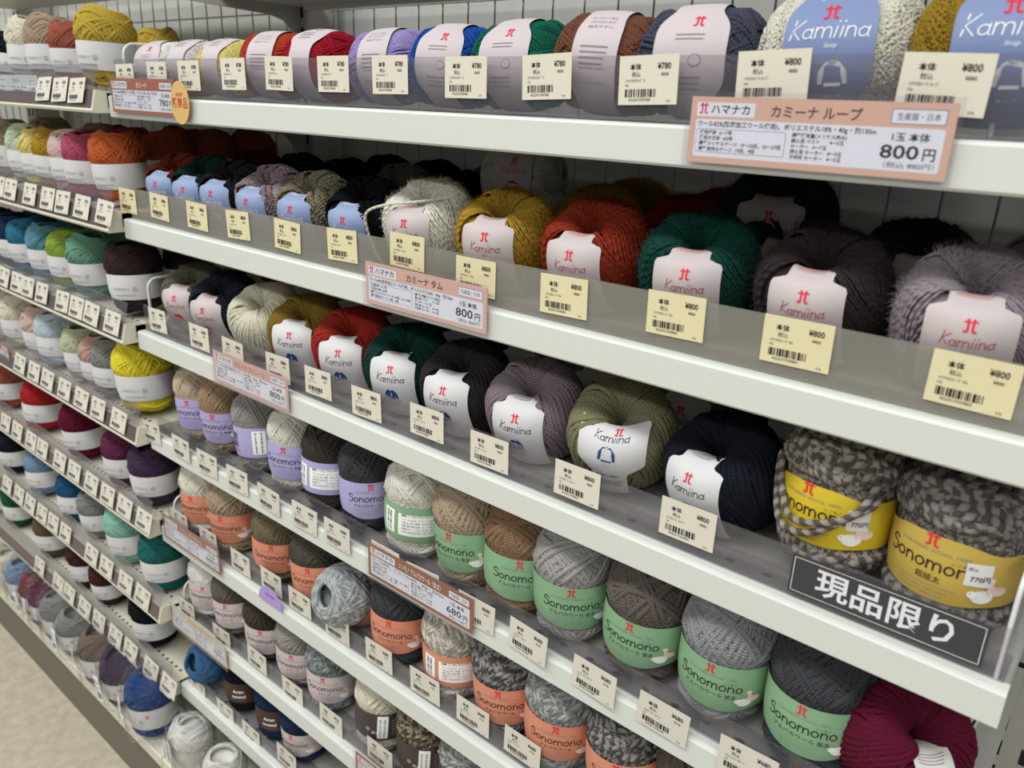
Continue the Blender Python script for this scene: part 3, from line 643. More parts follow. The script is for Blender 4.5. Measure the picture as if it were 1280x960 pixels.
# ------------------------------------------------------------------ measured places on the shelves
# shelf, kind, x, y, colour, band, turn in degrees, size, description, extras
ITEMS = [
    ('N1', 'pop', -0.87, 0.458, 'white', 'pop', 12, 0.92, 'white ball, first along the shelf', {}),
    ('N1', 'pop', -0.808, 0.458, 'white2', 'pop', 10, 0.92, 'white ball, second along the shelf', {'broll': -75}),
    ('N1', 'pop', -0.745, 0.458, 'paleyellow', 'pop', 8, 0.92, 'pale yellow ball', {'broll': -75}),
    ('N1', 'pop', -0.664, 0.458, 'orangered', 'popback', 14, 1, 'orange red ball with turned band', {}),
    ('N1', 'pop', -0.6, 0.458, 'crimson', 'pop', 5, 1, 'crimson ball', {'broll': -75}),
    ('N1', 'pop', -0.512, 0.458, 'lilac', 'popback', 10, 0.98, 'lilac ball', {}),
    ('N1', 'pop', -0.441, 0.458, 'royal', 'pop', 10, 1, 'royal blue ball', {}),
    ('N1', 'pop', -0.377, 0.458, 'emerald', 'pop', 6, 1.02, 'emerald green ball', {}),
    ('N1', 'pop', -0.304, 0.458, 'brown', 'popback', 8, 1.06, 'brown ball', {}),
    ('N1', 'pop', -0.241, 0.458, 'slate', 'pop', 10, 1.08, 'slate blue ball', {}),
    ('N1', 'loopbar', -0.163, 0.462, 'creamloop', 'loopb', 6, 0.95, 'large cream boucle ball with blue band', {}),
    ('N1', 'loopbar', -0.086, 0.462, 'mustloop', 'loopb', 10, 0.95, 'large mustard boucle ball with blue band', {}),
    ('N1', 'pop', -0.835, 0.525, 'orangered', 'pop', 8, 1.0, 'orange red ball hidden behind the front one', {}),
    ('N1', 'pop', -0.67, 0.525, 'crimson', 'pop', 8, 1.0, 'crimson ball behind the front crimson one', {}),
    ('N1', 'pop', -0.596, 0.525, 'lilac', 'pop', 8, 1.0, 'lilac ball behind the front lilac one', {}),
    ('N1', 'pop', -0.518, 0.525, 'royal', 'pop', 8, 1.0, 'royal blue ball behind the front blue one', {}),
    ('N1', 'pop', -0.434, 0.525, 'emerald', 'pop', 8, 1.0, 'green ball behind the front green one', {}),
    ('N1', 'pop', -0.328, 0.525, 'brown', 'pop', 8, 1.0, 'brown ball behind the front brown one', {}),
    ('N2', 'dloop', -0.868, 0.462, 'rustloop', 'loop', 14, 0.95, 'rust boucle ball with blue label', {}),
    ('N2', 'dloop', -0.812, 0.462, 'dgreenloop', 'loop', 16, 0.95, 'dark green boucle ball with blue label', {}),
    ('N2', 'dloop', -0.757, 0.462, 'blackloop', 'loop', 14, 0.95, 'brown black boucle ball with blue label', {}),
    ('N2', 'dloop', -0.691, 0.462, 'lilacloop', 'loop', 10, 0.95, 'dusty lilac boucle ball with blue label', {}),
    ('N2', 'dloop', -0.623, 0.462, 'beigeloop', 'loop', 12, 0.95, 'beige green boucle ball with blue label', {}),
    ('N2', 'dloop', -0.549, 0.462, 'navyloop', 'loop', 12, 0.95, 'black navy boucle ball with blue label', {}),
    ('N2', 'dtam', -0.474, 0.464, 'cream', 'tam', 12, 1.0, 'cream mohair ball with pale label', {'strand': 2}),
    ('N2', 'dtam', -0.392, 0.464, 'mustard', 'tam', 15, 1.0, 'mustard mohair ball with pale label', {}),
    ('N2', 'dtam', -0.309, 0.464, 'rust', 'tam', 5, 1.0, 'rust red mohair ball with pale label', {}),
    ('N2', 'dtam', -0.231, 0.464, 'dgreen', 'tam', 14, 1.0, 'dark green mohair ball with pale label', {}),
    ('N2', 'dtam', -0.152, 0.464, 'dbrown', 'tam', 4, 1.0, 'dark brown mohair ball with pale label', {}),
    ('N2', 'dtam', -0.075, 0.464, 'mauvegrey', 'tam', 10, 1.0, 'mauve grey mohair ball with pale label', {}),
    ('N2', 'dloop', -0.85, 0.545, 'rustloop', 'loop', 12, 1.0, 'rust boucle ball in the rear row', {}),
    ('N2', 'dloop', -0.775, 0.55, 'dgreenloop', 'loop', 12, 1.0, 'dark green boucle ball in the rear row', {}),
    ('N2', 'dloop', -0.7, 0.555, 'navyloop', 'loop', 12, 1.0, 'navy boucle ball in the rear row', {}),
    ('N2', 'dloop', -0.61, 0.555, 'beigeloop', 'loop', 12, 1.0, 'beige boucle ball in the rear row', {}),
    ('N2', 'dloop', -0.53, 0.555, 'navyloop', 'loop', 12, 1.0, 'black navy boucle ball in the rear row', {}),
    ('N2', 'dloop', -0.72, 0.63, 'navyloop', 'loop', 12, 1.0, 'dark navy boucle ball at the back in the rear row', {}),
    ('N2', 'dloop', -0.64, 0.63, 'navyloop', 'loop', 12, 1.0, 'black boucle ball at the back in the rear row', {}),
    ('N2', 'dloop', -0.555, 0.63, 'beigeloop', 'loop', 12, 1.0, 'grey beige boucle ball at the back in the rear row', {}),
    ('N2', 'dtam', -0.45, 0.56, 'cream', 'tam', 12, 1.0, 'cream mohair ball in the rear row', {}),
    ('N2', 'dtam', -0.37, 0.555, 'mustard', 'tam', 12, 1.0, 'mustard mohair ball in the rear row', {}),
    ('N2', 'dtam', -0.29, 0.555, 'rust', 'tam', 12, 1.0, 'rust red mohair ball in the rear row', {}),
    ('N2', 'dtam', -0.385, 0.635, 'mustard', 'tam', 12, 1.0, 'mustard mohair ball at the back in the rear row', {}),
    ('N2', 'dtam', -0.3, 0.64, 'rust', 'tam', 12, 1.0, 'red mohair ball at the back in the rear row', {}),
    ('N2', 'dtam', -0.21, 0.555, 'dgreen', 'tam', 12, 1.0, 'dark green mohair ball in the rear row', {}),
    ('N2', 'dtam', -0.128, 0.56, 'dbrown', 'tam', 12, 1.0, 'black brown mohair ball in the rear row', {}),
    ('N2', 'dtam', -0.052, 0.565, 'mauvegrey', 'tam', 12, 1.0, 'mauve grey mohair ball in the rear row', {}),
    ('N2', 'dtam', -0.234, 0.585, 'dgreen', 'tam', 14, 1.12, 'dark green mohair ball stacked on the rear row', {'dz': 0.016, 'tilt': 22}),
    ('N2', 'upright_tam', -0.457, 0.56, 'ivory', 'tamdot', 20, 1.0, 'ivory mohair ball standing on the rear row with red dot label', {'dz': 0.043}),
    ('N3', 'dtam', -0.862, 0.466, 'taupefuzz', 'tam', 20, 1.02, 'taupe mohair ball with pale label', {}),
    ('N3', 'dtam', -0.8, 0.466, 'navyfuzz', 'tam', 18, 1.02, 'dark navy mohair ball with pale label', {}),
    ('N3', 'dstr', -0.722, 0.466, 'creamst', None, 20, 1.02, 'cream ball without a visible label', {}),
    ('N3', 'dstr', -0.65, 0.466, 'mustst', 'str', 25, 1.02, 'mustard ball with white label', {}),
    ('N3', 'dstr', -0.578, 0.466, 'redst', 'str', 27, 1.02, 'red ball with white label', {}),
    ('N3', 'dstr', -0.503, 0.466, 'greenst', 'str', 22, 1.02, 'dark green ball with white label', {}),
    ('N3', 'dstr', -0.431, 0.466, 'brownst', 'str', 12, 1.02, 'black brown ball with white label', {}),
    ('N3', 'dstr', -0.357, 0.466, 'mauvest', 'str', 14, 1.02, 'mauve ball with white label', {}),
    ('N3', 'dstr', -0.278, 0.466, 'olivest', 'strtop', 20, 1.02, 'olive ball with label turned on top', {}),
    ('N3', 'dstr', -0.196, 0.466, 'navyst', 'str', -10, 1.02, 'black navy ball with white label', {}),
    ('N3', 'big', -0.122, 0.462, 'marl', 'yellow', -13, 1.0, 'grey brown marled ball with yellow band and loose strand', {'strand': 1, 'dz': 0.007}),
    ('N3', 'big', -0.056, 0.462, 'marl2', 'yellow2', -10, 1.02, 'grey marled ball with ochre yellow band', {}),
    ('N3', 'dtam', -0.861, 0.56, 'taupefuzz', 'tam', 20, 1.04, 'taupe mohair ball in the rear row', {}),
    ('N3', 'dtam', -0.861, 0.56, 'navyfuzz', 'tam', 20, 1.04, 'dark navy mohair ball in the rear row', {}),
    ('N3', 'dstr', -0.757, 0.557, 'creamst', 'str', 20, 1.04, 'cream ball in the rear row', {}),
    ('N3', 'dstr', -0.678, 0.569, 'mustst', 'str', 20, 1.04, 'mustard ball in the rear row', {}),
    ('N3', 'dstr', -0.597, 0.563, 'redst', 'str', 20, 1.04, 'red ball in the rear row', {}),
    ('N3', 'dstr', -0.517, 0.569, 'greenst', 'str', 20, 1.04, 'dark green ball in the rear row', {}),
    ('N3', 'dstr', -0.437, 0.557, 'brownst', 'str', 20, 1.04, 'black ball in the rear row', {}),
    ('N3', 'dstr', -0.356, 0.56, 'mauvest', 'str', 20, 1.04, 'mauve ball in the rear row', {}),
    ('N3', 'dstr', -0.276, 0.56, 'olivest', 'str', 20, 1.04, 'olive ball in the rear row', {}),
    ('N3', 'dstr', -0.195, 0.56, 'navyst', 'str', 20, 1.04, 'black navy ball in the rear row', {}),
    ('N3', 'big', -0.121, 0.57, 'marl', 'yellow', -10, 1.0, 'marled ball with yellow band in the rear row', {}),
    ('N3', 'big', -0.047, 0.57, 'marl2', 'yellow2', -10, 1.0, 'grey marled ball in the rear row', {}),
    ('N4', 'fine', -0.852, 0.45, 'creamtan', 'lav', 30, 1.0, 'cream ball with lavender band', {}),
    ('N4', 'fine', -0.797, 0.45, 'tan', 'lav', 30, 1.0, 'tan ball with lavender band', {}),
    ('N4', 'fine', -0.728, 0.45, 'lgrey', 'lavback', 30, 1.0, 'light grey ball with lavender barcode band', {}),
    ('N4', 'fine', -0.663, 0.45, 'ivory', 'lav', 30, 1.0, 'ivory ball with lavender band', {}),
    ('N4', 'fine', -0.605, 0.45, 'dkbrown', 'lavinfo', 38, 1.0, 'dark brown ball with lavender and white band', {}),
    ('N4', 'fine', -0.545, 0.45, 'charcoal', 'lav', 55, 1.0, 'charcoal ball with lavender band', {}),
    ('N4', 'sono', -0.477, 0.452, 'ivory', 'greeninfo', 38, 1.0, 'ivory ball with green information band', {}),
    ('N4', 'sono', -0.412, 0.452, 'beige', 'green', 8, 1.0, 'beige ball with green band', {}),
    ('N4', 'sono', -0.354, 0.452, 'tanbrown', 'green', 36, 1.0, 'brown ball with green band', {}),
    ('N4', 'sono', -0.302, 0.452, 'silver', 'green', 34, 1.0, 'silver grey ball with green band', {}),
    ('N4', 'sono', -0.235, 0.452, 'taupe', 'green', 8, 1.0, 'dark taupe ball with green band', {}),
    ('N4', 'sono', -0.172, 0.452, 'grey', 'green', 7, 1.0, 'light grey ball with green band', {}),
    ('N4', 'sono', -0.109, 0.452, 'charcoal', 'green', 3, 1.0, 'charcoal ball with green band', {}),
    ('N4', 'dstr', -0.06, 0.458, 'burgundy', 'cream', 45, 0.98, 'burgundy ball with white label', {}),
    ('N5', 'sono', -0.862, 0.452, 'ivory', 'orange', 24, 1.0, 'ivory ball with orange band', {}),
    ('N5', 'sono', -0.797, 0.452, 'beige', 'orange', 26, 1.0, 'beige ball with orange band', {}),
    ('N5', 'sono', -0.705, 0.452, 'khaki', 'orange', 37, 1.0, 'brown ball with orange band', {}),
    ('N5', 'sono', -0.632, 0.452, 'dktaupe', 'orange', 30, 1.0, 'dark taupe ball with orange band', {}),
    ('N5', 'sono', -0.5, 0.452, 'charcoal', 'orange', 23, 1.0, 'charcoal ball with orange band', {}),
    ('N5', 'sono', -0.427, 0.452, 'creammarl', 'orangeinfo', 40, 1.0, 'cream marled ball with orange information band', {}),
    ('N5', 'sono', -0.363, 0.452, 'darkmarl', 'orange', 25, 1.0, 'dark marled ball with orange band', {}),
    ('N5', 'sono', -0.304, 0.452, 'greymarl', 'orange', 28, 1.0, 'light grey marled ball with orange band', {}),
    ('N5', 'sono', -0.241, 0.452, 'darkmarl', 'orange', 20, 1.0, 'grey marled ball with orange band', {}),
    ('N5', 'sono', -0.178, 0.452, 'taupe', 'orange', 20, 1.0, 'taupe ball with orange band', {}),
    ('N5', 'sonoside', -0.57, 0.452, 'silvermarl', 'orange', 0, 1.0, 'silver grey ball lying on its side', {}),
    ('N6', 'sono', -0.866, 0.45, 'white', 'pink', 35, 0.95, 'white ball with pale pink band', {}),
    ('N6', 'sono', -0.808, 0.45, 'taupe', 'pink', 30, 0.95, 'grey taupe ball with pale pink band', {}),
    ('N6', 'sono', -0.737, 0.45, 'dkbrown', 'pink', 35, 0.95, 'dark brown ball with pale pink band', {}),
    ('N6', 'sono', -0.672, 0.45, 'lgrey', 'pink', 30, 0.95, 'light grey ball with pale pink band', {}),
    ('N6', 'sono', -0.614, 0.45, 'marlgrey', 'pink', 30, 0.95, 'grey marled ball with pale pink band', {}),
    ('N6', 'sono', -0.53, 0.45, 'creamst', 'dark', 40, 0.95, 'cream ball with dark brown band and white barcode', {}),
    ('N6', 'sono', -0.465, 0.45, 'brownmarl', 'dark', 35, 0.95, 'brown marled ball with dark band', {}),
    ('N6', 'sono', -0.405, 0.45, 'greymarl', 'dark', 35, 0.95, 'grey marled ball with dark band', {}),
    ('N7', 'sonoside', -0.878, 0.452, 'blue', None, 0, 0.9, 'denim blue ball lying on its side', {}),
    ('N7', 'sono', -0.808, 0.452, 'navyst', 'tweed', 35, 0.9, 'black ball with dark brown tweed band', {}),
    ('N7', 'sono', -0.735, 0.452, 'navyblue', 'tweed', 30, 0.9, 'navy ball with dark brown band', {}),
    ('N7', 'sono', -0.68, 0.452, 'navyblue', 'pink', 20, 0.9, 'navy ball with white band', {}),
    ('N8', 'pack', -0.876, 0.398, 'white', 'pack', 10, 0.86, 'white yarn pack against the far end', {}),
    ('N8', 'pack', -0.866, 0.398, 'white', 'pack', 10, 0.86, 'white yarn pack in clear bag with price label', {}),
    ('N8', 'pack', -0.788, 0.398, 'white', 'pack', 10, 0.86, 'white yarn pack half under the shelf', {}),
    ('N8', 'pack', -0.688, 0.398, 'brownst', 'pack', 10, 0.86, 'brown yarn pack on the deck', {}),
    ('F1', 'amerry', -1.259, 0.44, 'crimson', 'amerry', 20, 0.8, 'crimson ball', {}),
    ('F1', 'amerry', -1.228, 0.44, 'navyst', 'amerry', 20, 0.8, 'navy ball', {}),
    ('F1', 'amerry', -1.165, 0.44, 'creamst', 'amerry', 30, 0.98, 'cream ball', {}),
    ('F1', 'amerry', -1.108, 0.44, 'beige', 'amerry', 30, 0.98, 'beige ball', {}),
    ('F1', 'amerry', -1.045, 0.44, 'terra', 'amerry', 30, 0.9, 'dusty pink ball', {}),
    ('F1', 'amerry', -0.964, 0.44, 'yellow2', 'amerry', 20, 1.02, 'mustard yellow ball', {}),
    ('F1', 'amerry', -1.06, 0.55, 'yellow2', 'amerry', 20, 0.92, 'mustard yellow ball in the rear row', {}),
    ('F2', 'amerry', -1.301, 0.44, 'beige', 'amerry', 25, 1, 'beige ball', {}),
    ('F2', 'amerry', -1.225, 0.44, 'lgreen', 'amerry', 25, 0.95, 'pale green ball', {}),
    ('F2', 'amerry', -1.183, 0.44, 'paleyellow', 'amerry', 25, 0.92, 'pale yellow ball', {}),
    ('F2', 'amerry', -1.139, 0.44, 'mustard', 'amerry', 25, 0.95, 'mustard ball', {}),
    ('F2', 'amerry', -1.087, 0.44, 'palepink', 'amerry', 25, 0.95, 'pale pink ball', {}),
    ('F2', 'amerry', -1.048, 0.44, 'rose', 'amerry', 25, 0.95, 'rose pink ball', {}),
    ('F2', 'amerry', -0.968, 0.44, 'orange', 'amerry', 25, 1, 'orange ball', {}),
    ('F2', 'amerry', -1.363, 0.52, 'beige', 'amerry', 25, 1.0, 'beige ball in the second row', {}),
    ('F2', 'amerry', -0.987, 0.51, 'orange2', 'amerry', 25, 1.0, 'orange ball in the second row', {}),
    ('F2', 'amerry', -0.992, 0.57, 'orange2', 'amerry', 25, 1.0, 'burnt orange ball in the third row', {}),
    ('F2', 'amerry', -0.989, 0.63, 'orange2', 'amerry', 25, 1.0, 'burnt orange ball in the rear row', {}),
    ('F2', 'amerry', -1.082, 0.51, 'rose', 'amerry', 25, 1.0, 'rose ball in the second row', {}),
    ('F2', 'amerry', -1.064, 0.57, 'rose', 'amerry', 25, 1.0, 'dark rose ball in the third row', {}),
    ('F2', 'amerry', -1.159, 0.51, 'palepink', 'amerry', 25, 1.0, 'pink ball in the second row', {}),
    ('F3', 'amerry', -1.392, 0.44, 'navyblue', 'amerry', 25, 0.95, 'navy ball', {}),
    ('F3', 'amerry', -1.324, 0.44, 'navyblue', 'amerry', 25, 0.95, 'dark blue ball', {}),
    ('F3', 'amerry', -1.28, 0.44, 'tealblue', 'amerry', 25, 0.95, 'teal blue ball', {}),
    ('F3', 'amerry', -1.211, 0.44, 'teal2', 'amerry', 25, 0.95, 'sea blue ball', {}),
    ('F3', 'amerry', -1.143, 0.44, 'lime', 'amerry', 25, 0.95, 'lime green ball', {}),
    ('F3', 'amerry', -1.074, 0.44, 'sage', 'amerry', 25, 1, 'sage green ball', {}),
    ('F3', 'amerry', -0.962, 0.44, 'darkbrown', 'amerry', 40, 1.05, 'dark brown ball with barcode band', {}),
    ('F3', 'amerry', -1.408, 0.51, 'tealblue', 'amerry', 25, 1.0, 'teal ball in the second row', {}),
    ('F3', 'amerry', -1.284, 0.51, 'teal2', 'amerry', 25, 1.0, 'sea blue ball in the second row', {}),
    ('F3', 'amerry', -1.187, 0.51, 'lime', 'amerry', 25, 1.0, 'lime ball in the second row', {}),
    ('F3', 'amerry', -1.112, 0.51, 'sage', 'amerry', 25, 1.0, 'deep sage ball in the second row', {}),
    ('F3', 'amerry', -0.961, 0.51, 'darkbrown', 'amerry', 25, 1.0, 'dark brown ball in the second row', {}),
    ('F4', 'amerry', -1.428, 0.438, 'creamst', 'amerry', 25, 0.98, 'cream ball', {}),
    ('F4', 'amerry', -1.36, 0.438, 'creamst', 'amerry', 30, 0.98, 'ivory ball', {}),
    ('F4', 'amerry', -1.277, 0.438, 'palepink', 'amerry', 25, 0.95, 'pale pink ball', {}),
    ('F4', 'amerry', -1.225, 0.438, 'paleblue', 'amerry', 25, 0.98, 'pale blue ball', {}),
    ('F4', 'amerry', -1.134, 0.438, 'lgreen2', 'amerry', 25, 0.95, 'pale sage ball', {}),
    ('F4', 'amerry', -1.086, 0.438, 'dustypink', 'amerry', 25, 0.9, 'dusty pink ball', {}),
    ('F4', 'amerry', -1.046, 0.438, 'midgrey', 'amerry', 25, 0.95, 'grey ball', {}),
    ('F4', 'amerry', -0.965, 0.438, 'yellow', 'amerry', 40, 1.15, 'bright yellow ball', {}),
    ('F5', 'amerry', -1.457, 0.434, 'terra', 'amerry', 25, 1, 'terracotta ball', {}),
    ('F5', 'amerry', -1.315, 0.434, 'red', 'amerry', 25, 1.02, 'bright red ball', {}),
    ('F5', 'amerry', -1.169, 0.434, 'burgundy', 'amerry', 25, 1.02, 'burgundy ball', {}),
    ('F5', 'amerry', -1.039, 0.434, 'plum', 'amerry', 25, 1.0, 'plum purple ball', {}),
    ('F5', 'amerry', -0.961, 0.434, 'dpurple', 'amerry', 35, 1.02, 'dark purple ball', {}),
    ('F6', 'amerry', -1.482, 0.434, 'navyst', 'amerry', 25, 0.98, 'navy ball', {}),
    ('F6', 'amerry', -1.361, 0.434, 'denim', 'amerry', 25, 0.98, 'pale denim blue ball', {}),
    ('F6', 'amerry', -1.236, 0.434, 'petrol', 'amerry', 25, 0.98, 'petrol blue ball', {}),
    ('F6', 'amerry', -1.161, 0.434, 'midgrey', 'amerry', 25, 0.95, 'mid grey ball', {}),
    ('F6', 'amerry', -1.061, 0.434, 'mint', 'amerry', 25, 1.08, 'mint green ball', {}),
    ('F6', 'amerry', -0.962, 0.434, 'dteal', 'amerry', 40, 1.05, 'deep teal ball', {}),
    ('F7', 'amerry', -1.58, 0.434, 'leaf', 'amerry', 25, 0.95, 'leaf green ball', {}),
    ('F7', 'amerry', -1.521, 0.434, 'forest', 'amerry', 25, 0.95, 'forest green ball', {}),
    ('F7', 'amerry', -1.371, 0.434, 'mocha', 'amerry', 30, 1, 'mocha brown ball', {}),
    ('F7', 'amerry', -1.236, 0.434, 'maroonbrown', 'amerry', 30, 1, 'maroon brown ball', {}),
    ('F7', 'amerry', -1.164, 0.434, 'maroonbrown', 'amerry', 30, 0.9, 'dark brown ball', {}),
    ('F7', 'amerry', -1.017, 0.434, 'black', 'amerry', 30, 1.08, 'black ball', {}),
    ('F5', 'amerry', -1.426, 0.5, 'magenta', 'amerry', 25, 0.97, 'magenta ball in the second row', {}),
    ('F5', 'amerry', -1.265, 0.5, 'burgundy', 'amerry', 25, 0.97, 'burgundy ball in the second row', {}),
    ('F5', 'amerry', -1.12, 0.5, 'plum', 'amerry', 25, 0.97, 'plum ball in the second row', {}),
    ('F6', 'amerry', -1.622, 0.5, 'navyblue', 'amerry', 25, 0.97, 'navy ball in the second row', {}),
    ('F6', 'amerry', -1.474, 0.5, 'denim', 'amerry', 25, 0.97, 'light blue ball in the second row', {}),
    ('F6', 'amerry', -1.351, 0.5, 'petrol', 'amerry', 25, 0.97, 'blue ball in the second row', {}),
    ('F6', 'amerry', -1.236, 0.5, 'petrol', 'amerry', 25, 0.97, 'teal ball in the second row', {}),
    ('F7', 'amerry', -1.656, 0.5, 'mocha', 'amerry', 25, 0.97, 'moss brown ball in the second row', {}),
    ('F7', 'amerry', -1.477, 0.5, 'rustfox', 'amerry', 25, 0.97, 'fox brown ball in the second row', {}),
    ('F7', 'amerry', -1.249, 0.5, 'midgrey', 'amerry', 25, 0.97, 'grey ball in the second row', {}),
    ('F8', 'pack', -1.547, 0.395, 'creamst', 'pack', 15, 0.95, 'cream yarn pack', {}),
    ('F8', 'pack', -1.494, 0.395, 'creamst', 'pack', 15, 0.9, 'pale cream yarn pack', {}),
    ('F8', 'pack', -1.436, 0.395, 'denim', 'pack', 15, 0.95, 'sky blue yarn pack', {}),
    ('F8', 'pack', -1.375, 0.395, 'winepack', 'pack', 15, 0.95, 'wine red yarn pack', {}),
    ('F8', 'pack', -1.337, 0.395, 'plum', 'pack', 15, 0.95, 'purple yarn pack', {}),
    ('F8', 'pack', -1.281, 0.395, 'midgrey', 'pack', 15, 1.0, 'grey yarn pack with white band', {}),
    ('F8', 'pack', -1.223, 0.395, 'midgrey', 'pack', 15, 0.95, 'silver grey yarn pack in crinkled bag', {}),
    ('F8', 'pack', -1.128, 0.395, 'mochagrey', 'pack', 15, 1.1, 'taupe yarn pack with grey band', {}),
    ('F8', 'pack', -1.057, 0.395, 'dpurple', 'pack', 15, 1.05, 'dark purple yarn pack with barcode', {}),
    ('F8', 'pack', -0.971, 0.395, 'cobalt', 'pack', 15, 1.15, 'cobalt blue yarn pack at the deck end', {}),
]
TAGS = {
    'N1': [(-0.883, 0.018), (-0.816, 0.02), (-0.755, 0.021), (-0.679, 0.023), (-0.61, 0.024), (-0.538, 0.024), (-0.472, 0.024), (-0.396, 0.023), (-0.327, 0.024), (-0.254, 0.023), (-0.181, 0.025), (-0.1, 0.023)],
    'N2': [(-0.911, 0.019), (-0.84, 0.02), (-0.764, 0.019), (-0.69, 0.019), (-0.611, 0.019), (-0.534, 0.021), (-0.455, 0.027), (-0.383, 0.019), (-0.304, 0.019), (-0.221, 0.022), (-0.147, 0.021), (-0.061, 0.02)],
    'N3': [(-0.873, 0.019), (-0.783, 0.018), (-0.718, 0.016), (-0.639, 0.018), (-0.576, 0.019), (-0.508, 0.017), (-0.433, 0.021), (-0.365, 0.017), (-0.283, 0.019), (-0.197, 0.021)],
    'N4': [(-0.902, 0.003), (-0.833, 0.004), (-0.776, 0.003), (-0.715, 0.004), (-0.657, 0.002), (-0.596, 0.004), (-0.545, 0.005), (-0.476, 0.008), (-0.428, 0.007), (-0.366, 0.006), (-0.312, 0.006), (-0.25, 0.004), (-0.193, 0.005), (-0.132, 0.006)],
    'N5': [(-0.875, 0.017), (-0.808, 0.018), (-0.739, 0.016), (-0.678, 0.018), (-0.626, 0.016), (-0.563, 0.015), (-0.499, 0.016), (-0.435, 0.017), (-0.375, 0.019), (-0.319, 0.02)],
    'N6': [(-0.883, 0.009), (-0.799, 0.009), (-0.721, 0.017), (-0.651, 0.011), (-0.581, 0.014), (-0.501, 0.019)],
    'N7': [(-0.878, 0.004), (-0.809, 0.007), (-0.75, 0.007), (-0.673, 0.02)],
    'F1': [(-1.04, -0.005), (-0.996, -0.004), (-0.953, -0.004)],
    'F2': [(-1.236, -0.002), (-1.195, -0.002), (-1.132, -0.002), (-1.077, -0.003), (-1.034, -0.002), (-0.981, -0.005), (-0.924, -0.001)],
    'F3': [(-1.279, 0.009), (-1.23, 0.006), (-1.191, 0.004), (-1.145, 0.003), (-1.081, 0.0), (-1.039, 0.001), (-0.997, 0.001), (-0.942, -0.001)],
    'F4': [(-1.275, 0.004), (-1.223, 0.001), (-1.176, 0.001), (-1.12, -0.002), (-1.067, 0.002), (-1.018, -0.006), (-0.961, -0.006)],
    'F5': [(-1.389, 0.029), (-1.341, 0.022), (-1.286, 0.02), (-1.244, 0.017), (-1.181, 0.017), (-1.132, 0.014), (-1.077, 0.019), (-1.028, 0.012), (-0.979, 0.004), (-0.927, 0.004)],
    'F6': [(-1.441, 0.045), (-1.389, 0.04), (-1.343, 0.039), (-1.295, 0.036), (-1.252, 0.032), (-1.207, 0.029), (-1.117, 0.02), (-1.069, 0.019), (-1.011, 0.018), (-0.962, 0.017)],
    'F7': [(-1.352, 0.039), (-1.277, 0.039), (-1.235, 0.033), (-1.179, 0.035), (-1.129, 0.033), (-1.075, 0.026), (-1.027, 0.019), (-0.967, 0.014), (-0.917, 0.013)],
}

# ------------------------------------------------------------------ scene helpers
def thing(name, label, cat, loc=(0, 0, 0), rotz=0, group=None):
    o = bpy.data.objects.new(name, None); COL.objects.link(o); o.empty_display_size = .02
    o.location = loc; o.rotation_euler = (0, 0, rotz)
    return tag(o, label, cat, group)
def tag(o, label, cat, group=None):
    n = len(label.split())
    assert 4 <= n <= 16, (n, label)
    o['label'] = label; o['category'] = cat
    if group: o['group'] = group
    return o
def child(src, parent, name=None):
    o = src.copy(); COL.objects.link(o); o.parent = parent
    if name: o.name = name
    return o

SZ = {'N1': -.008, 'N2': -.138, 'N3': -.268, 'N4': -.397, 'N5': -.526, 'N6': -.652, 'N7': -.772, 'N8': -.877,
      'F1': -.005, 'F2': -.132, 'F3': -.262, 'F4': -.392, 'F5': -.52, 'F6': -.65, 'F7': -.772, 'F8': -.877}
XB = -.912                      # where the two bays meet
XR = -.014                      # right end of the near bay
XL = -1.80                      # left end of the far bay
YB = .684                       # grid at the back of the shelves
ORD = ['top', 'second', 'third', 'fourth', 'fifth', 'sixth', 'seventh', 'bottom']
def shelf_words(s): return ('%s near shelf' if s[0] == 'N' else '%s far shelf') % ORD[int(s[1])-1] if s[1] != '8' else ('near base deck' if s[0] == 'N' else 'far base deck')

# ------------------------------------------------------------------ setting
def floor_mat():
    m, t, b = new_mat('speckled_vinyl_floor')
    g = t.nodes.new('ShaderNodeTexCoord'); n = t.nodes.new('ShaderNodeTexNoise'); n.inputs['Scale'].default_value = 60; n.inputs['Detail'].default_value = 8
    t.links.new(g.outputs['Object'], n.inputs['Vector'])
    r = t.nodes.new('ShaderNodeValToRGB'); r.color_ramp.elements[0].color = lin('#aaa190'); r.color_ramp.elements[1].color = lin('#bab19e')
    r.color_ramp.elements[0].position = .35; r.color_ramp.elements[1].position = .65
    t.links.new(n.outputs['Fac'], r.inputs[0]); t.links.new(r.outputs[0], b.inputs['Base Color'])
    b.inputs['Roughness'].default_value = .45
    return m
fl = build('floor', [box(-4.5, -3.0, -.02, 1.5, .9, 0)], [floor_mat()]); fl['kind'] = 'structure'
wb = build('wall_back', [box(-4.5, .72, 0, 1.5, .76, 1.9)], [plain('pale_grey_board', '#b9b9b4', .6, .2)]); wb['kind'] = 'structure'

# wire grids behind each bay
WIRE = plain('grid_wire', '#a2a3a0', .4, .5)
def wire_grid(x0, x1, label):
    P = []
    n = int((x1-x0)/.0382)
    for i in range(n+1):
        x = x0+(x1-x0)*i/n; P.append(tube1([(x, YB+.006, .0), (x, YB+.006, H+.36)], .0011, 6))
    z = .1
    while z < H+.36: P.append(tube1([(x0, YB+.003, z), (x1, YB+.003, z)], .0012, 6)); z += .0722
    return tag(build('wire_grid', P, [WIRE]), label, 'wire grid')
wire_grid(XB+.03, XR-.02, 'grey wire grid behind the near bay')
wire_grid(XL+.03, XB-.03, 'grey wire grid behind the far bay')
wire_grid(-3.2, XL-.03, 'grey wire grid beyond the far bay')

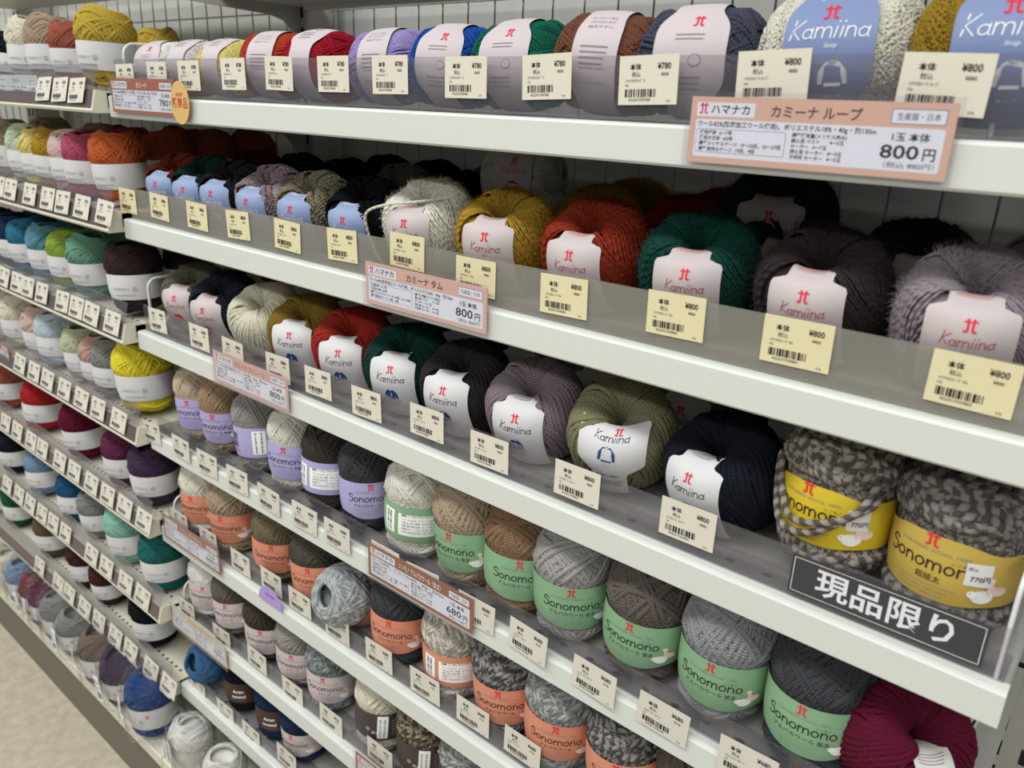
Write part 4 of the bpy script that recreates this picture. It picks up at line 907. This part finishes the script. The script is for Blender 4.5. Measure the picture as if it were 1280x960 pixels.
def upright(x, label, z1=H+.40):
    t = thing('shelf_upright', label, 'shelf post', (x, 0, 0))
    build('post', [box(-.019, YB-.026, 0, .019, YB+.02, z1, 0, .003)], [GREYST], t)
    P = []; z = .1; k = 0
    while z < z1-.03:
        for sx in (-.009, .009): P.append(box(sx-.0022, YB-.0268, z, sx+.0022, YB-.0255, z+.014, 0))
        z += .025; k += 1
    o = build('slot_row', P, [HOLE], t)
    return t
upright(XB, 'slotted grey steel post where the two bays meet')
upright(XR+.006, 'slotted grey steel post beside the yellow banded balls')
upright(XL, 'slotted grey post at the far end of the far bay')

# ------------------------------------------------------------------ shelves of the near bay
LIPY = .411
def near_shelf(s):
    z = H+SZ[s]
    t = thing('display_shelf', 'white steel %s holding %s' % (shelf_words(s), {'N1': 'pale pink and blue banded balls', 'N2': 'mohair and boucle balls', 'N3': 'white labelled balls and a black sign',
        'N4': 'lavender and green banded balls', 'N5': 'orange banded balls', 'N6': 'pale pink banded balls', 'N7': 'tweed balls'}[s]), 'shelf', (0, 0, 0))
    P = [box(XB+.003, LIPY+.001, z-.0205, XR, YB-.03, z-.0012, 0)]
    x = XB+.03
    while x < XR-.02:
        for yy in (LIPY+.022, LIPY+.15): P.append((np.array([(x+.0035*math.cos(a), yy+.0022*math.sin(a), z-.0010) for a in np.arange(12)*PI/6]), [tuple(range(12))], 1))
        x += .0245
    build('shelf_panel', P, [plain('shelf_top_grey', '#a9a8a3', .4, .45), HOLE], t)
    pr = [(LIPY+.003, z), (LIPY+.001, z-.0006), (LIPY, z-.002), (LIPY, z-.021), (LIPY+.0015, z-.0225), (LIPY+.010, z-.0225), (LIPY+.010, z)]
    build('front_lip', [extrude_x(pr, XB+.001, XR+.001)], [STEEL], t)
    for x in (XB+.006, XR-.008):
        pr = [(YB-.028, z-.03), (YB-.028, z-.062), (YB-.04, z-.062), (YB-.06, z-.040), (LIPY+.03, z-.022), (LIPY+.03, z-.0206), (YB-.028, z-.0206)]
        build('bracket', [extrude_x(pr, x-.001, x+.001)], [GREYST], t)
    return t
for s in ('N1', 'N2', 'N3', 'N4', 'N5', 'N6', 'N7'): near_shelf(s)

def guard(s):
    z = H+SZ[s]; hgt = {'N1': .036, 'N2': .0335, 'N3': .031}.get(s, .0225)
    aisle_refl = s == 'N2'
    t = thing('shelf_guard', 'clear plastic front guard standing on the %s' % shelf_words(s), 'shelf guard')
    m = ACRYL_REFL if aisle_refl else ACRYL
    build('front_plate', [box(XB+.006, .4190, z+.0003, XR-.002, .4206, z+hgt)], [m], t)
    build('foot_plate', [box(XB+.006, .4208, z+.0002, XR-.002, .446, z+.0014)], [m], t)
for s in ('N1', 'N2', 'N3', 'N4', 'N5', 'N6', 'N7'): guard(s)

# the shelf above the frame
z0 = H+.102
t = thing('display_shelf', 'empty looking grey shelf above the top row of balls', 'shelf')
build('shelf_panel', [box(XB+.003, .56, z0, XR, YB-.02, z0+.018)], [GREYST], t)
build('front_lip', [box(XB+.001, .55, z0-.002, XR, .56, z0+.02)], [STEEL], t)
build('back_rail', [box(XB+.02, YB-.032, z0-.004, XR-.02, YB-.02, z0+.014)], [plain('rail_grey', '#b5b5ae', .4, .4)], t)
pr = [(YB-.026, z0-.075), (YB-.030, z0-.05), (YB-.036, z0-.03), (YB-.050, z0-.017), (YB-.07, z0-.012), (.47, z0-.006), (.46, z0), (YB-.026, z0)]
build('bracket', [extrude_x(pr, XB+.002, XB+.005)], [GREYST], t)
t = thing('display_shelf', 'empty looking grey shelf above the mustard far balls', 'shelf')
build('shelf_panel', [box(XL, .50, z0+.03, XB-.003, YB-.02, z0+.048)], [GREYST], t)
build('front_lip', [box(XL, .49, z0+.028, XB-.003, .50, z0+.05)], [STEELF], t)

# ------------------------------------------------------------------ shelves of the far bay: sloped price rails
def far_shelf(s, x0, x1, label):
    z = H+SZ[s]
    t = thing('display_shelf', label, 'shelf')
    P = [box(x0, .412, z-.016, x1, YB-.03, z-.001, 0)]
    x = x1-.02
    while x > x1-.5:
        P.append((np.array([(x+.003*math.cos(a), .42+.0065*math.sin(a), z-.0008) for a in np.arange(12)*PI/6]), [tuple(range(12))], 1)); x -= .0122
    build('shelf_panel', P, [STEELF, HOLE], t)
    pr = [(.396, z-.0215), (.3945, z-.019), (.3955, z-.0165), (.4005, z+.002), (.404, z+.002), (.424, z-.001), (.424, z-.0215)]
    build('front_lip', [extrude_x(pr, x0, x1)], [STEELF], t)
    # brown card set into the slope
    build('price_strip', [extrude_x([(.3947, z-.0162), (.3997, z+.002), (.4002, z+.0018), (.3952, z-.0164)], x0+.004, x1-.005)], [BROWN], t)
    return t
for s, w in (('F1', 'cream and mustard balls'), ('F2', 'pastel to orange balls'), ('F3', 'blue, green and brown balls'), ('F4', 'cream to yellow balls'), ('F5', 'red to purple balls'), ('F6', 'navy to deep teal balls'), ('F7', 'green, brown and black balls')):
    far_shelf(s, XL+.003, XB-.004, 'cream %s with sloped brown price rail below %s' % (shelf_words(s), w))
    z = H+SZ[s]
    g = tag(build('shelf_guard', [extrude_x([(.3945, z-.0155), (.4065, z+.027), (.4077, z+.0266), (.3957, z-.0159)], XL+.006, XB-.006)], [ACRYL]), 'clear plastic guard leaning above the price rail of the %s' % shelf_words(s), 'shelf guard')
far_shelf('F1', -2.7, XL-.003, 'cream shelf of the distant bay beyond the far bay')

def deck(x0, x1, label):
    z = H-.877
    t = thing('base_deck', label, 'base deck')
    P = [box(x0, .376, z-.02, x1, YB, z-.0005)]
    x = x1-.03
    while x > x1-.3:
        P.append((np.array([(x+.004*math.cos(a), .405+.004*math.sin(a), z-.0002) for a in np.arange(12)*PI/6]), [tuple(range(12))], 1)); x -= .025
    build('deck_panel', P, [STEELF, HOLE], t)
    build('front_lip', [box(x0, .372, z-.021, x1, .3765, z, 0, .002)], [STEELF], t)
    build('kick_plate', [box(x0, .386, .0, x1, .391, z-.02)], [plain('kick_plate_shaded', '#6f685d', .6, .3)], t)  # shadow under the deck is put into the plate's dark colour
deck(XL, XB-.001, 'cream base deck under the bagged far yarn packs')
deck(XB+.001, XR, 'cream base deck under the white bagged yarn packs')
deck(-2.7, XL-.002, 'cream base deck beyond the far bay')

# ------------------------------------------------------------------ end dividers
def divider(x, z, y0, y1, h, label, wire=False, r=.012):
    pts = [(x, y0, z)]+[(x, y0+r-r*math.cos(a), z+h-r+r*math.sin(a)) for a in np.linspace(0, PI/2, 7)]+[(x, y1, z+h)]
    t = thing('shelf_divider', label, 'divider')
    if not wire:
        pr = [(y0, z+.001)]+[(p[1], p[2]) for p in pts[1:]]+[(y1, z+.001)]
        build('side_plate', [extrude_x(pr, x-.0008, x+.0008)], [ACRYL], t)
    build('edge_rim' if not wire else 'wire_frame', [tube1(pts, .0013 if not wire else .0017, 6)], [plain('frosted_edge', '#d9d9da', .3, .5) if not wire else plain('white_wire', '#cfcbc2', .4, .5)], t)
    if wire: build('cross_wire', [tube1([(x+.004, y0+.01, z), (x+.004, y0+.03, z+h*.55), (x+.004, y1, z+h*.62)], .0012, 6)], [MATS['white_wire']], t)
divider(-.893, H+SZ['N1'], .424, .64, .052, 'clear end divider beside the first white ball on the top near shelf')
divider(-.899, H+SZ['N3'], .424, .62, .062, 'white wire end divider beside the taupe ball on the third near shelf', True)
divider(-.897, H+SZ['N5'], .424, .60, .040, 'clear end divider beside the ivory ball on the fifth near shelf')
divider(-.897, H+SZ['N6'], .424, .60, .040, 'clear end divider beside the white ball on the sixth near shelf')
divider(-.020, H+SZ['N3'], .4215, .62, .060, 'clear end divider beside the ochre banded ball on the third near shelf')
divider(-.104, H+SZ['N2'], .47, .66, .05, 'clear divider between dark brown and mauve grey mohair balls')
divider(-.083, H+SZ['N1'], .45, .66, .07, 'grey clear divider between cream and mustard boucle balls')

# ------------------------------------------------------------------ yarn
SHAPE = {'sono': SONO.c, 'fine': FINE.c, 'big': BIG.c, 'amerry': AMER.c, 'pop': POP.a, 'loopbar': LOOPB.a, 'dtam': TAM.b, 'dstr': STR.b, 'dloop': LOO.b, 'upright_tam': UPT.a}
GROUP = {'sono': 'upright wool balls of the near bay', 'fine': 'upright fine wool balls with lavender bands', 'big': 'bulky marled balls', 'amerry': 'upright balls of the far bay', 'pack': 'bagged yarn packs on the base deck',
         'pop': 'balls lying along the top near shelf', 'loopbar': 'large boucle balls', 'dtam': 'mohair balls', 'dstr': 'white labelled balls', 'dloop': 'boucle balls with blue labels', 'upright_tam': 'mohair balls'}
count = {}
labels = set()

def bag_mesh():
    R = np.random.default_rng(5)
    def fn(U, V):
        z = -.044+.096*V
        k = .0325*(1-np.clip((V-.72)/.28, 0, 1)**1.6*.55)*(1+.035*np.sin(7*U+9*V)+.03*np.sin(13*U-14*V)+.02*np.sin(23*U+5*V))
        k = k*(.86+.14*np.minimum(V/.08, 1))
        flat = 1-np.clip((V-.78)/.22, 0, 1)*.75
        return np.stack([k*1.12*np.cos(U)*(1+.25*np.clip((V-.8)/.2, 0, 1)), k*np.sin(U)*flat, z+.003*np.sin(5*U)*V], -1)
    v, f, m, s = lathe_surface(fn, 46, 26)
    v = v+R.normal(0, .0011, v.shape)
    return build('plastic_bag', [(v, f, m, False)], [BAG], link=False)
_bag = bag_mesh()
def sticker_mesh():
    g = Gfx(); g.rect(-.007, -.020, .007, .020, WHITE, 0, 3); g.barcode(-.005, -.017, .005, -.006, INK, 1, 12); g.text('Ca', 0, .008, .006, INK, bold=True); g.lines(-.005, .005, .003, 3, .0028, .0008, INK)
    fn = lambda x, y, l: np.stack([x, -.0378-l*.0002+0*x, y], -1)
    return build('price_sticker', g.parts(fn), g.mats, link=False)
_stick = sticker_mesh()

def yarn(item):
    s, kind, x, y, colr, bd, rot, sc, desc, k = item
    base = 'dstr' if kind == 'dstr' else kind
    z = H+SZ[s]+k.get('dz', 0)+.0022
    side = kind == 'sonoside'
    shape = {'pack': 'amerry', 'sonoside': 'sono'}.get(kind, kind)
    vs = proto(shape); i = count.get(shape, 0); count[shape] = i+1
    where = shelf_words(s)
    lab = '%s, %s' % (desc, where)
    if len(lab.split()) > 16: lab = '%s, %s' % (desc, where.replace(' shelf', ''))
    assert lab not in labels, lab
    labels.add(lab)
    t = thing('yarn_pack' if kind == 'pack' else 'yarn_ball', lab, 'yarn pack' if kind == 'pack' else 'yarn ball', (x, y, 0), math.radians(rot), '%s on the %s' % ('bagged packs' if kind == 'pack' else 'yarn balls', where))
    o = child(vs[i % len(vs)], t)
    o.material_slots[0].link = 'OBJECT'; o.material_slots[0].material = ymat(colr)
    parts = [o]
    if bd and not (s == 'N8' and colr == 'white'):
        b = band(shape if kind != 'pack' else 'pack', bd)
        if b:
            e = child(b, t); parts.append(e)
            if k.get('broll'): e.rotation_euler.x = math.radians(k['broll'])
    spin = rnd.uniform(0, 6.28)
    if kind in ('sono', 'fine', 'big', 'amerry', 'pack'): o.rotation_euler.z = spin     # turn the wool inside its band
    elif kind in ('pop', 'loopbar', 'upright_tam'): o.rotation_euler.x = spin
    if k.get('strand'):
        pts = smooth_path([(.020, -.022, .030), (.031, -.016, .012), (.024, -.029, .002), (.006, -.037, -.014), (-.014, -.036, -.016), (-.030, -.020, .000), (-.031, -.018, .018), (-.024, -.025, .003), (-.008, -.0375, -.009), (.010, -.037, -.006), (.026, -.028, .004), (.030, -.016, .022)], 66)
        rr = .0021
        if k['strand'] == 2:
            pts = smooth_path([(.024, .0, .030), (.004, -.014, .034), (-.020, -.024, .035), (-.038, -.027, .028), (-.043, -.028, .012), (-.0415, -.030, -.008), (-.038, -.031, -.022)], 40); rr = .0011
        e = build('loose_strand', [tube1(pts, rr, 8)], [ymat(colr)], t); parts.append(e)
    if kind == 'big' and ('2' in bd or k.get('strand')):
        g = Gfx(); c = .0215 if not k.get('strand') else .027
        g.rect(c-.006, -.009, c+.006, .004, PAPER, 1, 5); g.text('税込', c-.003, .0, .0016, INK); g.text('770円', c+.001, -.006, .0028, INK, bold=True, fit=.009)
        e = build('price_sticker', g.parts(lambda xx, yy, l: BIG.band_fn()(xx, yy, l+3)), g.mats, t); parts.append(e)
    if kind == 'pack':
        parts.append(child(_bag, t)); e = child(_stick, t); e.rotation_euler = (math.radians(rnd.uniform(-3, 3)), math.radians(rnd.uniform(-12, 12)), math.radians(rnd.choice((-30, -22, -12)))); parts.append(e)
    c = SHAPE[shape]*sc
    tx = ty = 0
    if kind in ('dtam', 'dstr', 'dloop'):
        tx = math.radians(k.get('tilt', 30)+rnd.uniform(-3, 3)); c = c*math.cos(tx)+.040*sc*math.sin(tx)*.62
        if colr == 'burgundy': tx = math.radians(48); c = .040
        if colr == 'olivest' and bd == 'strtop': tx = math.radians(36); c += .0035
    elif side: tx = math.radians(66); c = SONO.a*1.12*sc
    elif kind in ('sono', 'amerry', 'fine', 'pack'):
        tx = math.radians(rnd.uniform(-3, 2)); ty = math.radians(rnd.uniform(-3, 3))
    elif kind in ('pop', 'loopbar'): ty = math.radians(rnd.uniform(-3, 3)); c *= 1.03
    t.location.z = z+c
    t.rotation_euler = (Matrix.Rotation(math.radians(rot), 3, 'Z') @ Matrix.Rotation(tx, 3, 'X') @ Matrix.Rotation(ty, 3, 'Y')).to_euler()
    t.scale = (sc, sc, sc)
    return t
for it in ITEMS: yarn(it)

# ------------------------------------------------------------------ price tags
def tag_mesh(name, price, tax, goods, col, w=.0385, h=.0265, small=False):
    g = Gfx(); pm = plain(col[0], col[1], .6, .25); x0, x1, y0, y1 = -w/2, w/2, -h/2, h/2
    g.text('本体', x0+.011, y1-.0075, .0027, INK, bold=True); g.text('税込', x0+.0115, y1-.0112, .0021, INK)
    g.text('¥'+price, x1-.009, y1-.0076, .0034, INK, fit=.0085, bold=True); g.text('¥'+tax, x1-.0085, y1-.0112, .0018, INK, fit=.0048)
    g.text(goods, x0+.0045, y1-.0142, .0015, INK, align=0, fit=.013); g.text('102', x0+.0045, y1-.0166, .0013, INK, align=0)
    g.barcode(x0+.0045, y0+.0042, x0+.0255, y0+.0085, INK, 2, len(goods)+int(price)); g.text('4522017590'+price, x0+.007, y0+.0020, .0016, INK, align=0, fit=.0145); g.text('5*0', x1-.0055, y0+.0012, .0014, INK)
    fn = lambda x, y, l: np.stack([x, -.0003-l*.00008+0*x, y], -1)
    P = [box(x0, -.0003, y0, x1, 0, y1, 0)]
    return build(name, P+[(v, f, m+1, s) for v, f, m, s in g.parts(fn)], [pm]+g.mats, link=False)
CREAM = ('cream_tag_paper', '#d3cdbd'); YELL = ('yellowish_tag_paper', '#d6cda6'); PALE = ('pale_tag_paper', '#cdc8bb')
TM = {'N1': tag_mesh('price_tag', '780', '858', 'ﾊﾏﾅｶｱﾙﾊﾟｺ', CREAM), 'N1L': tag_mesh('price_tag', '800', '880', 'ﾊﾏﾅｶｶﾐｰﾅ ﾙｰﾌﾟ', CREAM), 'N2': tag_mesh('price_tag', '800', '880', 'ﾊﾏﾅｶｶﾐｰﾅ ﾀﾑ', YELL),
      'N3': tag_mesh('price_tag', '800', '880', 'ﾊﾏﾅｶｶﾐｰﾅ ｽﾄﾚｰﾄ', CREAM), 'N4': tag_mesh('price_tag', '680', '748', 'ﾊﾏﾅｶｿﾉﾓﾉ ｱﾙﾊﾟｶ', PALE), 'N6': tag_mesh('price_tag', '750', '825', 'ﾊﾏﾅｶｿﾉﾓﾉ ﾂｲｰﾄﾞ', PALE), 'F': tag_mesh('price_tag', '570', '627', 'ﾊﾏﾅｶｱﾒﾘｰ', PALE)}
NTH = ['first', 'second', 'third', 'fourth', 'fifth', 'sixth', 'seventh', 'eighth', 'ninth', 'tenth', 'eleventh', 'twelfth', 'thirteenth', 'fourteenth', 'fifteenth']
for s, L in TAGS.items():
    front = [i for i in ITEMS if i[0] == s and i[3] < .475]
    for n, (x, zr) in enumerate(L):
        near = min(front, key=lambda i: abs(i[2]-x)) if front else None
        key = 'F' if s[0] == 'F' else ('N1L' if s == 'N1' and n > 9 else {'N5': 'N4', 'N7': 'N6'}.get(s, s))
        o = TM[key].copy(); COL.objects.link(o)
        pr = {'N1': '¥780', 'N1L': '¥800', 'N2': '¥800', 'N3': '¥800', 'N4': '¥680', 'N6': '¥750', 'F': '¥570'}[key]
        ball = near[8].split(' with ')[0].split(' ball')[0].split(',')[0].split(' hidden')[0]
        if s[0] == 'N':
            lab = '%s %s price tag before the %s ball, %s along %s' % ({'N2': 'yellowish', 'N1': 'cream', 'N1L': 'cream', 'N3': 'cream'}.get(key, 'pale'), pr, ball, NTH[n], shelf_words(s))
            inset = s in ('N4',)
            o.location = (x, .4094 if inset else .4185, H+SZ[s]+zr); o.rotation_euler = (math.radians(rnd.uniform(-2.5, .5)), math.radians(rnd.uniform(-2.5, 2.5)), math.radians(rnd.uniform(-3, 3)))
            if not inset: o.rotation_euler.x = 0; o.rotation_euler.z = 0
        else:
            lab = 'small white price tag on the %s rail, %s counted from its near end' % (shelf_words(s), NTH[len(L)-1-n])
            a = math.atan2(.012, .0425); o.location = (x, .3968, H+SZ[s]+.0005); o.rotation_euler = (-a, math.radians(rnd.uniform(-3, 3)), 0)
        if len(lab.split()) > 16: lab = lab.replace(' price tag', ' tag')
        if len(lab.split()) > 16: lab = lab.replace(' near shelf', ' shelf')
        tag(o, lab, 'price tag', 'price tags along the %s' % shelf_words(s))

# ------------------------------------------------------------------ printed shelf signs
SW, SH = .130, .0335
def sign(x, z, y, border, title, comp, price, tax, label, tcol=None, plain_head=False):
    g = Gfx(); bm = plain('sign_border_'+border.strip('#'), border, .5, .3); tc = tcol or plain('sign_title_ink', '#5a4038', .7, .2); bg = plain('sign_white', '#e9ebf0', .5, .3); fr = plain('sign_blue_ink', '#4a5a74', .7, .2)
    g.rrect(-SW/2, -SH/2, SW/2, SH/2, .002, bm, 1); X = -SW/2
    g.rrect(X+.0035, -SH/2+.0032, SW/2-.0035, SH/2-.0112, .0012, bg, 2)
    g.rect(X+.0035, SH/2-.0098, X+.036, SH/2-.0028, bg, 2); g.logo(X+.0075, SH/2-.0060, .0052, RED, 3); g.text('ハマナカ', X+.0225, SH/2-.0081, .0039, INK, 3, bold=True, fit=.0215)
    g.text(title, X+.067, SH/2-.0086, .0046, tc, 3, fit=min(.052, .0056*len(title)), bold=True)
    g.rrect(SW/2-.0275, SH/2-.0096, SW/2-.0040, SH/2-.0030, .0006, fr, 2); g.rrect(SW/2-.0272, SH/2-.0093, SW/2-.0043, SH/2-.0033, .0005, bg, 3); g.text('生産国・日本', SW/2-.01575, SH/2-.0075, .0025, INK, 4, fit=.0185)
    y1 = SH/2-.0112
    g.text(comp, X+.005, y1-.0034, .0023, INK, 3, align=0, fit=.092, bold=True)
    g.rrect(X+.0045, y1-.0168, X+.054, y1-.0048, .001, fr, 3); g.rrect(X+.0047, y1-.0166, X+.0538, y1-.0050, .0009, bg, 4)
    for i, q in enumerate(('使用棒針  6〜7号', '使用かぎ針  6/0号', '標準メリヤスゲージ  19〜20目、26〜27段', '標準長編みゲージ  19目、9段')):
        g.text(q, X+.0065, y1-.0075-i*.0028, .0018, INK, 5, align=0, bold=True)
    for i, q in enumerate(('標準使用量(メリヤス編み)', '婦人用 ベスト       4〜5玉', '         セーター   6〜7玉', '紳士用 セーター   8〜9玉', '子供用 セーター   4〜5玉')):
        g.text(q, X+.057, y1-.0066-i*.0026, .0017, INK, 3, align=0, bold=True)
    g.text('1玉 本体', SW/2-.0175, y1-.0055, .0030, INK, 3, bold=True, fit=.0165); g.text(price, SW/2-.0215, y1-.0135, .0062, INK, 3, fit=.0170, bold=True); g.text('円', SW/2-.0085, y1-.0135, .0045, INK, 3, bold=True); g.text('（税込 %s円）' % tax, SW/2-.0165, y1-.0176, .0022, INK, 3, fit=.022)
    fn = lambda xx, yy, l: np.stack([xx, -.0006-l*.00006+0*xx, yy], -1)
    t = thing('shelf_sign', label, 'shelf sign', (x, y, H+z), 0, 'printed signs clipped to the shelf lips')
    build('sign_card', [box(-SW/2, -.0006, -SH/2, SW/2, 0, SH/2, g.mi(bm))]+g.parts(fn), g.mats, t)
    build('clear_sleeve', [box(-SW/2-.0025, -.0019, -SH/2-.003, SW/2+.0025, -.0014, SH/2+.0025)], [SLEEVE], t)
    return t
YS = .4085
CU = 'ウール82%(防縮加工ウール使用)、ポリエステル18%・40g・約130m'
sign(-.154, SZ['N1']-.0018, YS, '#dfb39c', 'カミーナ ループ', CU, '800', '880', 'peach bordered ¥800 sign on the top near shelf below cream boucle ball')
wt = plain('sign_white_title', '#f1e6da', .7, .2)
sign(-.831, SZ['N1']+.0003, YS, '#b0603f', 'カミーナ', 'ウール64%(防縮加工ウール使用)、ナイロン36%・40g・約110m', '780', '858', 'red brown bordered ¥780 sign at the start of the top near shelf', wt)
sign(-.427, SZ['N2']-.0010, YS, '#dfb5a4', 'カミーナ タム', 'ウール64%(防縮加工ウール使用)、ポリエステル36%・40g・約136m', '800', '880', 'peach bordered ¥800 sign on the second near shelf below cream mohair ball')
sign(-.674, SZ['N3']+.0000, YS, '#dcb0a4', 'カミーナ ストレート', 'ウール100%(防縮加工ウール使用)・40g・約102m', '800', '880', 'pink bordered ¥800 sign on the third near shelf below cream ball', plain('orange_title', '#b5673a', .7, .2))
sign(-.433, SZ['N4']+.0010, YS, '#94562f', 'ソノモノ アルパカウール〈並太〉', 'ウール60%、アルパカ40%・40g・約92m', '680', '748', 'brown bordered ¥680 sign on the fourth near shelf below the green bands', wt)
sign(-.832, SZ['N5']+.0080, YS, '#9a5a34', 'ソノモノ アルパカウール', 'ウール60%、アルパカ40%・40g・約60m', '680', '748', 'brown bordered ¥680 sign at the start of the fifth near shelf', wt)
sign(-.838, SZ['N6']-.0020, YS, '#d9c9a4', 'ソノモノ ツイード', 'ウール53%、アルパカ40%・40g・約110m', '750', '825', 'yellow headed ¥750 sign at the start of the sixth near shelf', plain('amber_title', '#b07a2a', .7, .2))
sign(-.462, SZ['N6']-.0020, YS, '#a0522f', 'ソノモノ', 'ウール100%・40g・約40m', '680', '748', 'brown bordered sign on the sixth near shelf under the dark banded balls', wt)
sign(-1.124, SZ['F1']-.002, .399, '#d9d5d2', 'アメリー', 'ウール70%、アクリル30%・40g・約110m', '570', '627', 'pale glossy sign on the top far shelf rail below the cream balls')
sign(-1.384, SZ['F4']-.000, .399, '#b5653c', 'アメリー', 'ウール70%、アクリル30%・40g・約110m', '570', '627', 'orange headed sign on the fourth far shelf rail below cream balls', wt)

# oval new product sticker hanging on the top lip
g = Gfx(); am = plain('amber_card', '#cdab6c', .5, .3); rd = plain('brick_red_ink', '#b0482f', .7, .2)
g.ell(0, 0, .0165, .0195, am, 1, 40); g.text('NEW!', 0, .0055, .0036, rd, bold=True, shear=.15); g.text('新商品', 0, -.0040, .0075, rd, bold=True, fit=.028)
el = [(.0165*math.cos(a), .0195*math.sin(a)) for a in np.arange(40)*PI/20]
P = [(np.array([(x, yy, z) for yy in (-.0006, 0) for x, z in el]), [tuple(range(40)), tuple(range(79, 39, -1))]+[(i, (i+1) % 40+0, 40+(i+1) % 40, 40+i) for i in range(40)], g.mi(am))]
o = tag(build('new_product_sticker', P+g.parts(lambda x, y, l: np.stack([x, -.0006-l*.00008+0*x, y], -1)), g.mats), 'amber oval new product sticker over the end of the ¥780 sign', 'sticker')
o.location = (-.7535, .4066, H-.0115)

# black "while stocks last" sign inside the third guard
g = Gfx(); bk = plain('black_card', '#3c3b3d', .5, .35); g.rect(-.051, -.0125, .051, .0125, bk, 1)
for a in ((-.0495, -.011, .0495, -.0107), (-.0495, .0107, .0495, .011), (-.0495, -.011, -.0492, .011), (.0492, -.011, .0495, .011)): g.rect(*a, WHITE, 2)
g.text('現品限り', 0, -.0060, .0130, plain('white_marker', '#d9d9dc', .7, .2), 3, bold=True, fit=.072)
o = tag(build('limited_stock_sign', [box(-.051, -.0006, -.0125, .051, 0, .0125, 0)]+g.parts(lambda x, y, l: np.stack([x, -.0006-l*.00008+0*x, y], -1)), g.mats), 'black sign with white characters before the yellow banded marled balls', 'sign')
o.location = (-.078, .4185, H+SZ['N3']+.0165)

# purple paper tab on the fifth lip
g = Gfx(); pu = plain('purple_tab', '#a88fd0', .5, .3); g.text('おすすめ', 0, -.002, .0026, plain('purple_ink', '#5a4a86', .8), 2, bold=True, fit=.016)
pts = arc(0, -.012, .022, .021, 0, 180, 14); n = len(pts)
P = [(np.array([(x, yy, z) for yy in (-.0005, 0) for x, z in pts]), [tuple(range(n))[::-1], tuple(range(n, 2*n))]+[(i, (i+1) % n, n+(i+1) % n, n+i) for i in range(n)], g.mi(pu))]
o = tag(build('shelf_tab', P+g.parts(lambda x, y, l: np.stack([x, -.0005-l*.00012+0*x, y], -1)), g.mats), 'small purple rounded paper tab on the lip of the fifth near shelf', 'shelf tab')
o.location = (-.668, .4095, H+SZ['N5']+.010)

# white card leaning behind the burgundy ball
g = Gfx(); wc = plain('white_card', '#d4d2cc', .6)
g.rrect(-.035, -.038, .035, .038, .022, wc, 1); g.rrect(-.0335, -.0365, .0335, .0365, .0205, INK, 2); g.rrect(-.032, -.035, .032, .035, .019, wc, 3); g.text('A', -.012, .014, .012, INK, 4, shear=.3)
pts = arc(.013, .016, .022, .022, 0, 90, 5)+arc(-.013, .016, .022, .022, 90, 180, 5)+arc(-.013, -.016, .022, .022, 180, 270, 5)+arc(.013, -.016, .022, .022, 270, 360, 5); n = len(pts)
P = [(np.array([(x, yy, z) for yy in (-.0005, .0008) for x, z in pts]), [tuple(range(n))[::-1], tuple(range(n, 2*n))]+[(i, (i+1) % n, n+(i+1) % n, n+i) for i in range(n)], g.mi(wc))]
o = tag(build('display_card', P+g.parts(lambda x, y, l: np.stack([x, -.0005-l*.00012+0*x, y], -1)), g.mats), 'white rounded card with black outline behind the burgundy ball', 'card')
o.location = (-.062, .53, H+SZ['N4']+.041); o.rotation_euler = (math.radians(-8), 0, 0)

# ------------------------------------------------------------------ light, sky, camera
def area(name, loc, rot, sx, sy, power, col=(.995, 1, .97)):
    l = bpy.data.lights.new(name, 'AREA'); l.shape = 'RECTANGLE'; l.size = sx; l.size_y = sy; l.energy = power; l.color = col
    o = bpy.data.objects.new(name, l); COL.objects.link(o); o.location = loc; o.rotation_euler = rot
    return o
for i, (x, y) in enumerate(((-.2, -.45), (-1.7, -.45), (-3.2, -.45), (-.2, -1.9), (-1.7, -1.9), (-3.2, -1.9), (1.2, -.6), (1.2, -1.9))):
    area('ceiling_lamp', (x, y, 2.35), (0, 0, 0), 1.2, .30, 30)
w = bpy.data.worlds.new('shop_air'); SC.world = w; w.use_nodes = True
w.node_tree.nodes['Background'].inputs[0].default_value = (.93, .96, 1, 1); w.node_tree.nodes['Background'].inputs[1].default_value = .40

cam = bpy.data.cameras.new('camera'); co = bpy.data.objects.new('camera', cam); COL.objects.link(co); SC.camera = co
right = Vector(CAM_R); down = Vector(CAM_D); fwd = Vector(CAM_F)
M = Matrix((right, -down, -fwd)).transposed().to_4x4(); M.translation = (0, 0, H)
co.matrix_world = M
cam.sensor_width = 36; cam.sensor_fit = 'HORIZONTAL'; cam.lens = CAM_FPX*36/1280; cam.clip_start = .02; cam.clip_end = 50
cam.dof.use_dof = True; cam.dof.focus_distance = .62; cam.dof.aperture_fstop = 10
SC.view_settings.view_transform = 'Standard'; SC.view_settings.look = 'None'; SC.view_settings.gamma = 1; SC.view_settings.use_curve_mapping = False
SC.view_settings.exposure = -.69
SC.cycles.max_bounces = 10; SC.cycles.transparent_max_bounces = 24; SC.cycles.diffuse_bounces = 4; SC.cycles.glossy_bounces = 3
SC.cycles.use_denoising = True
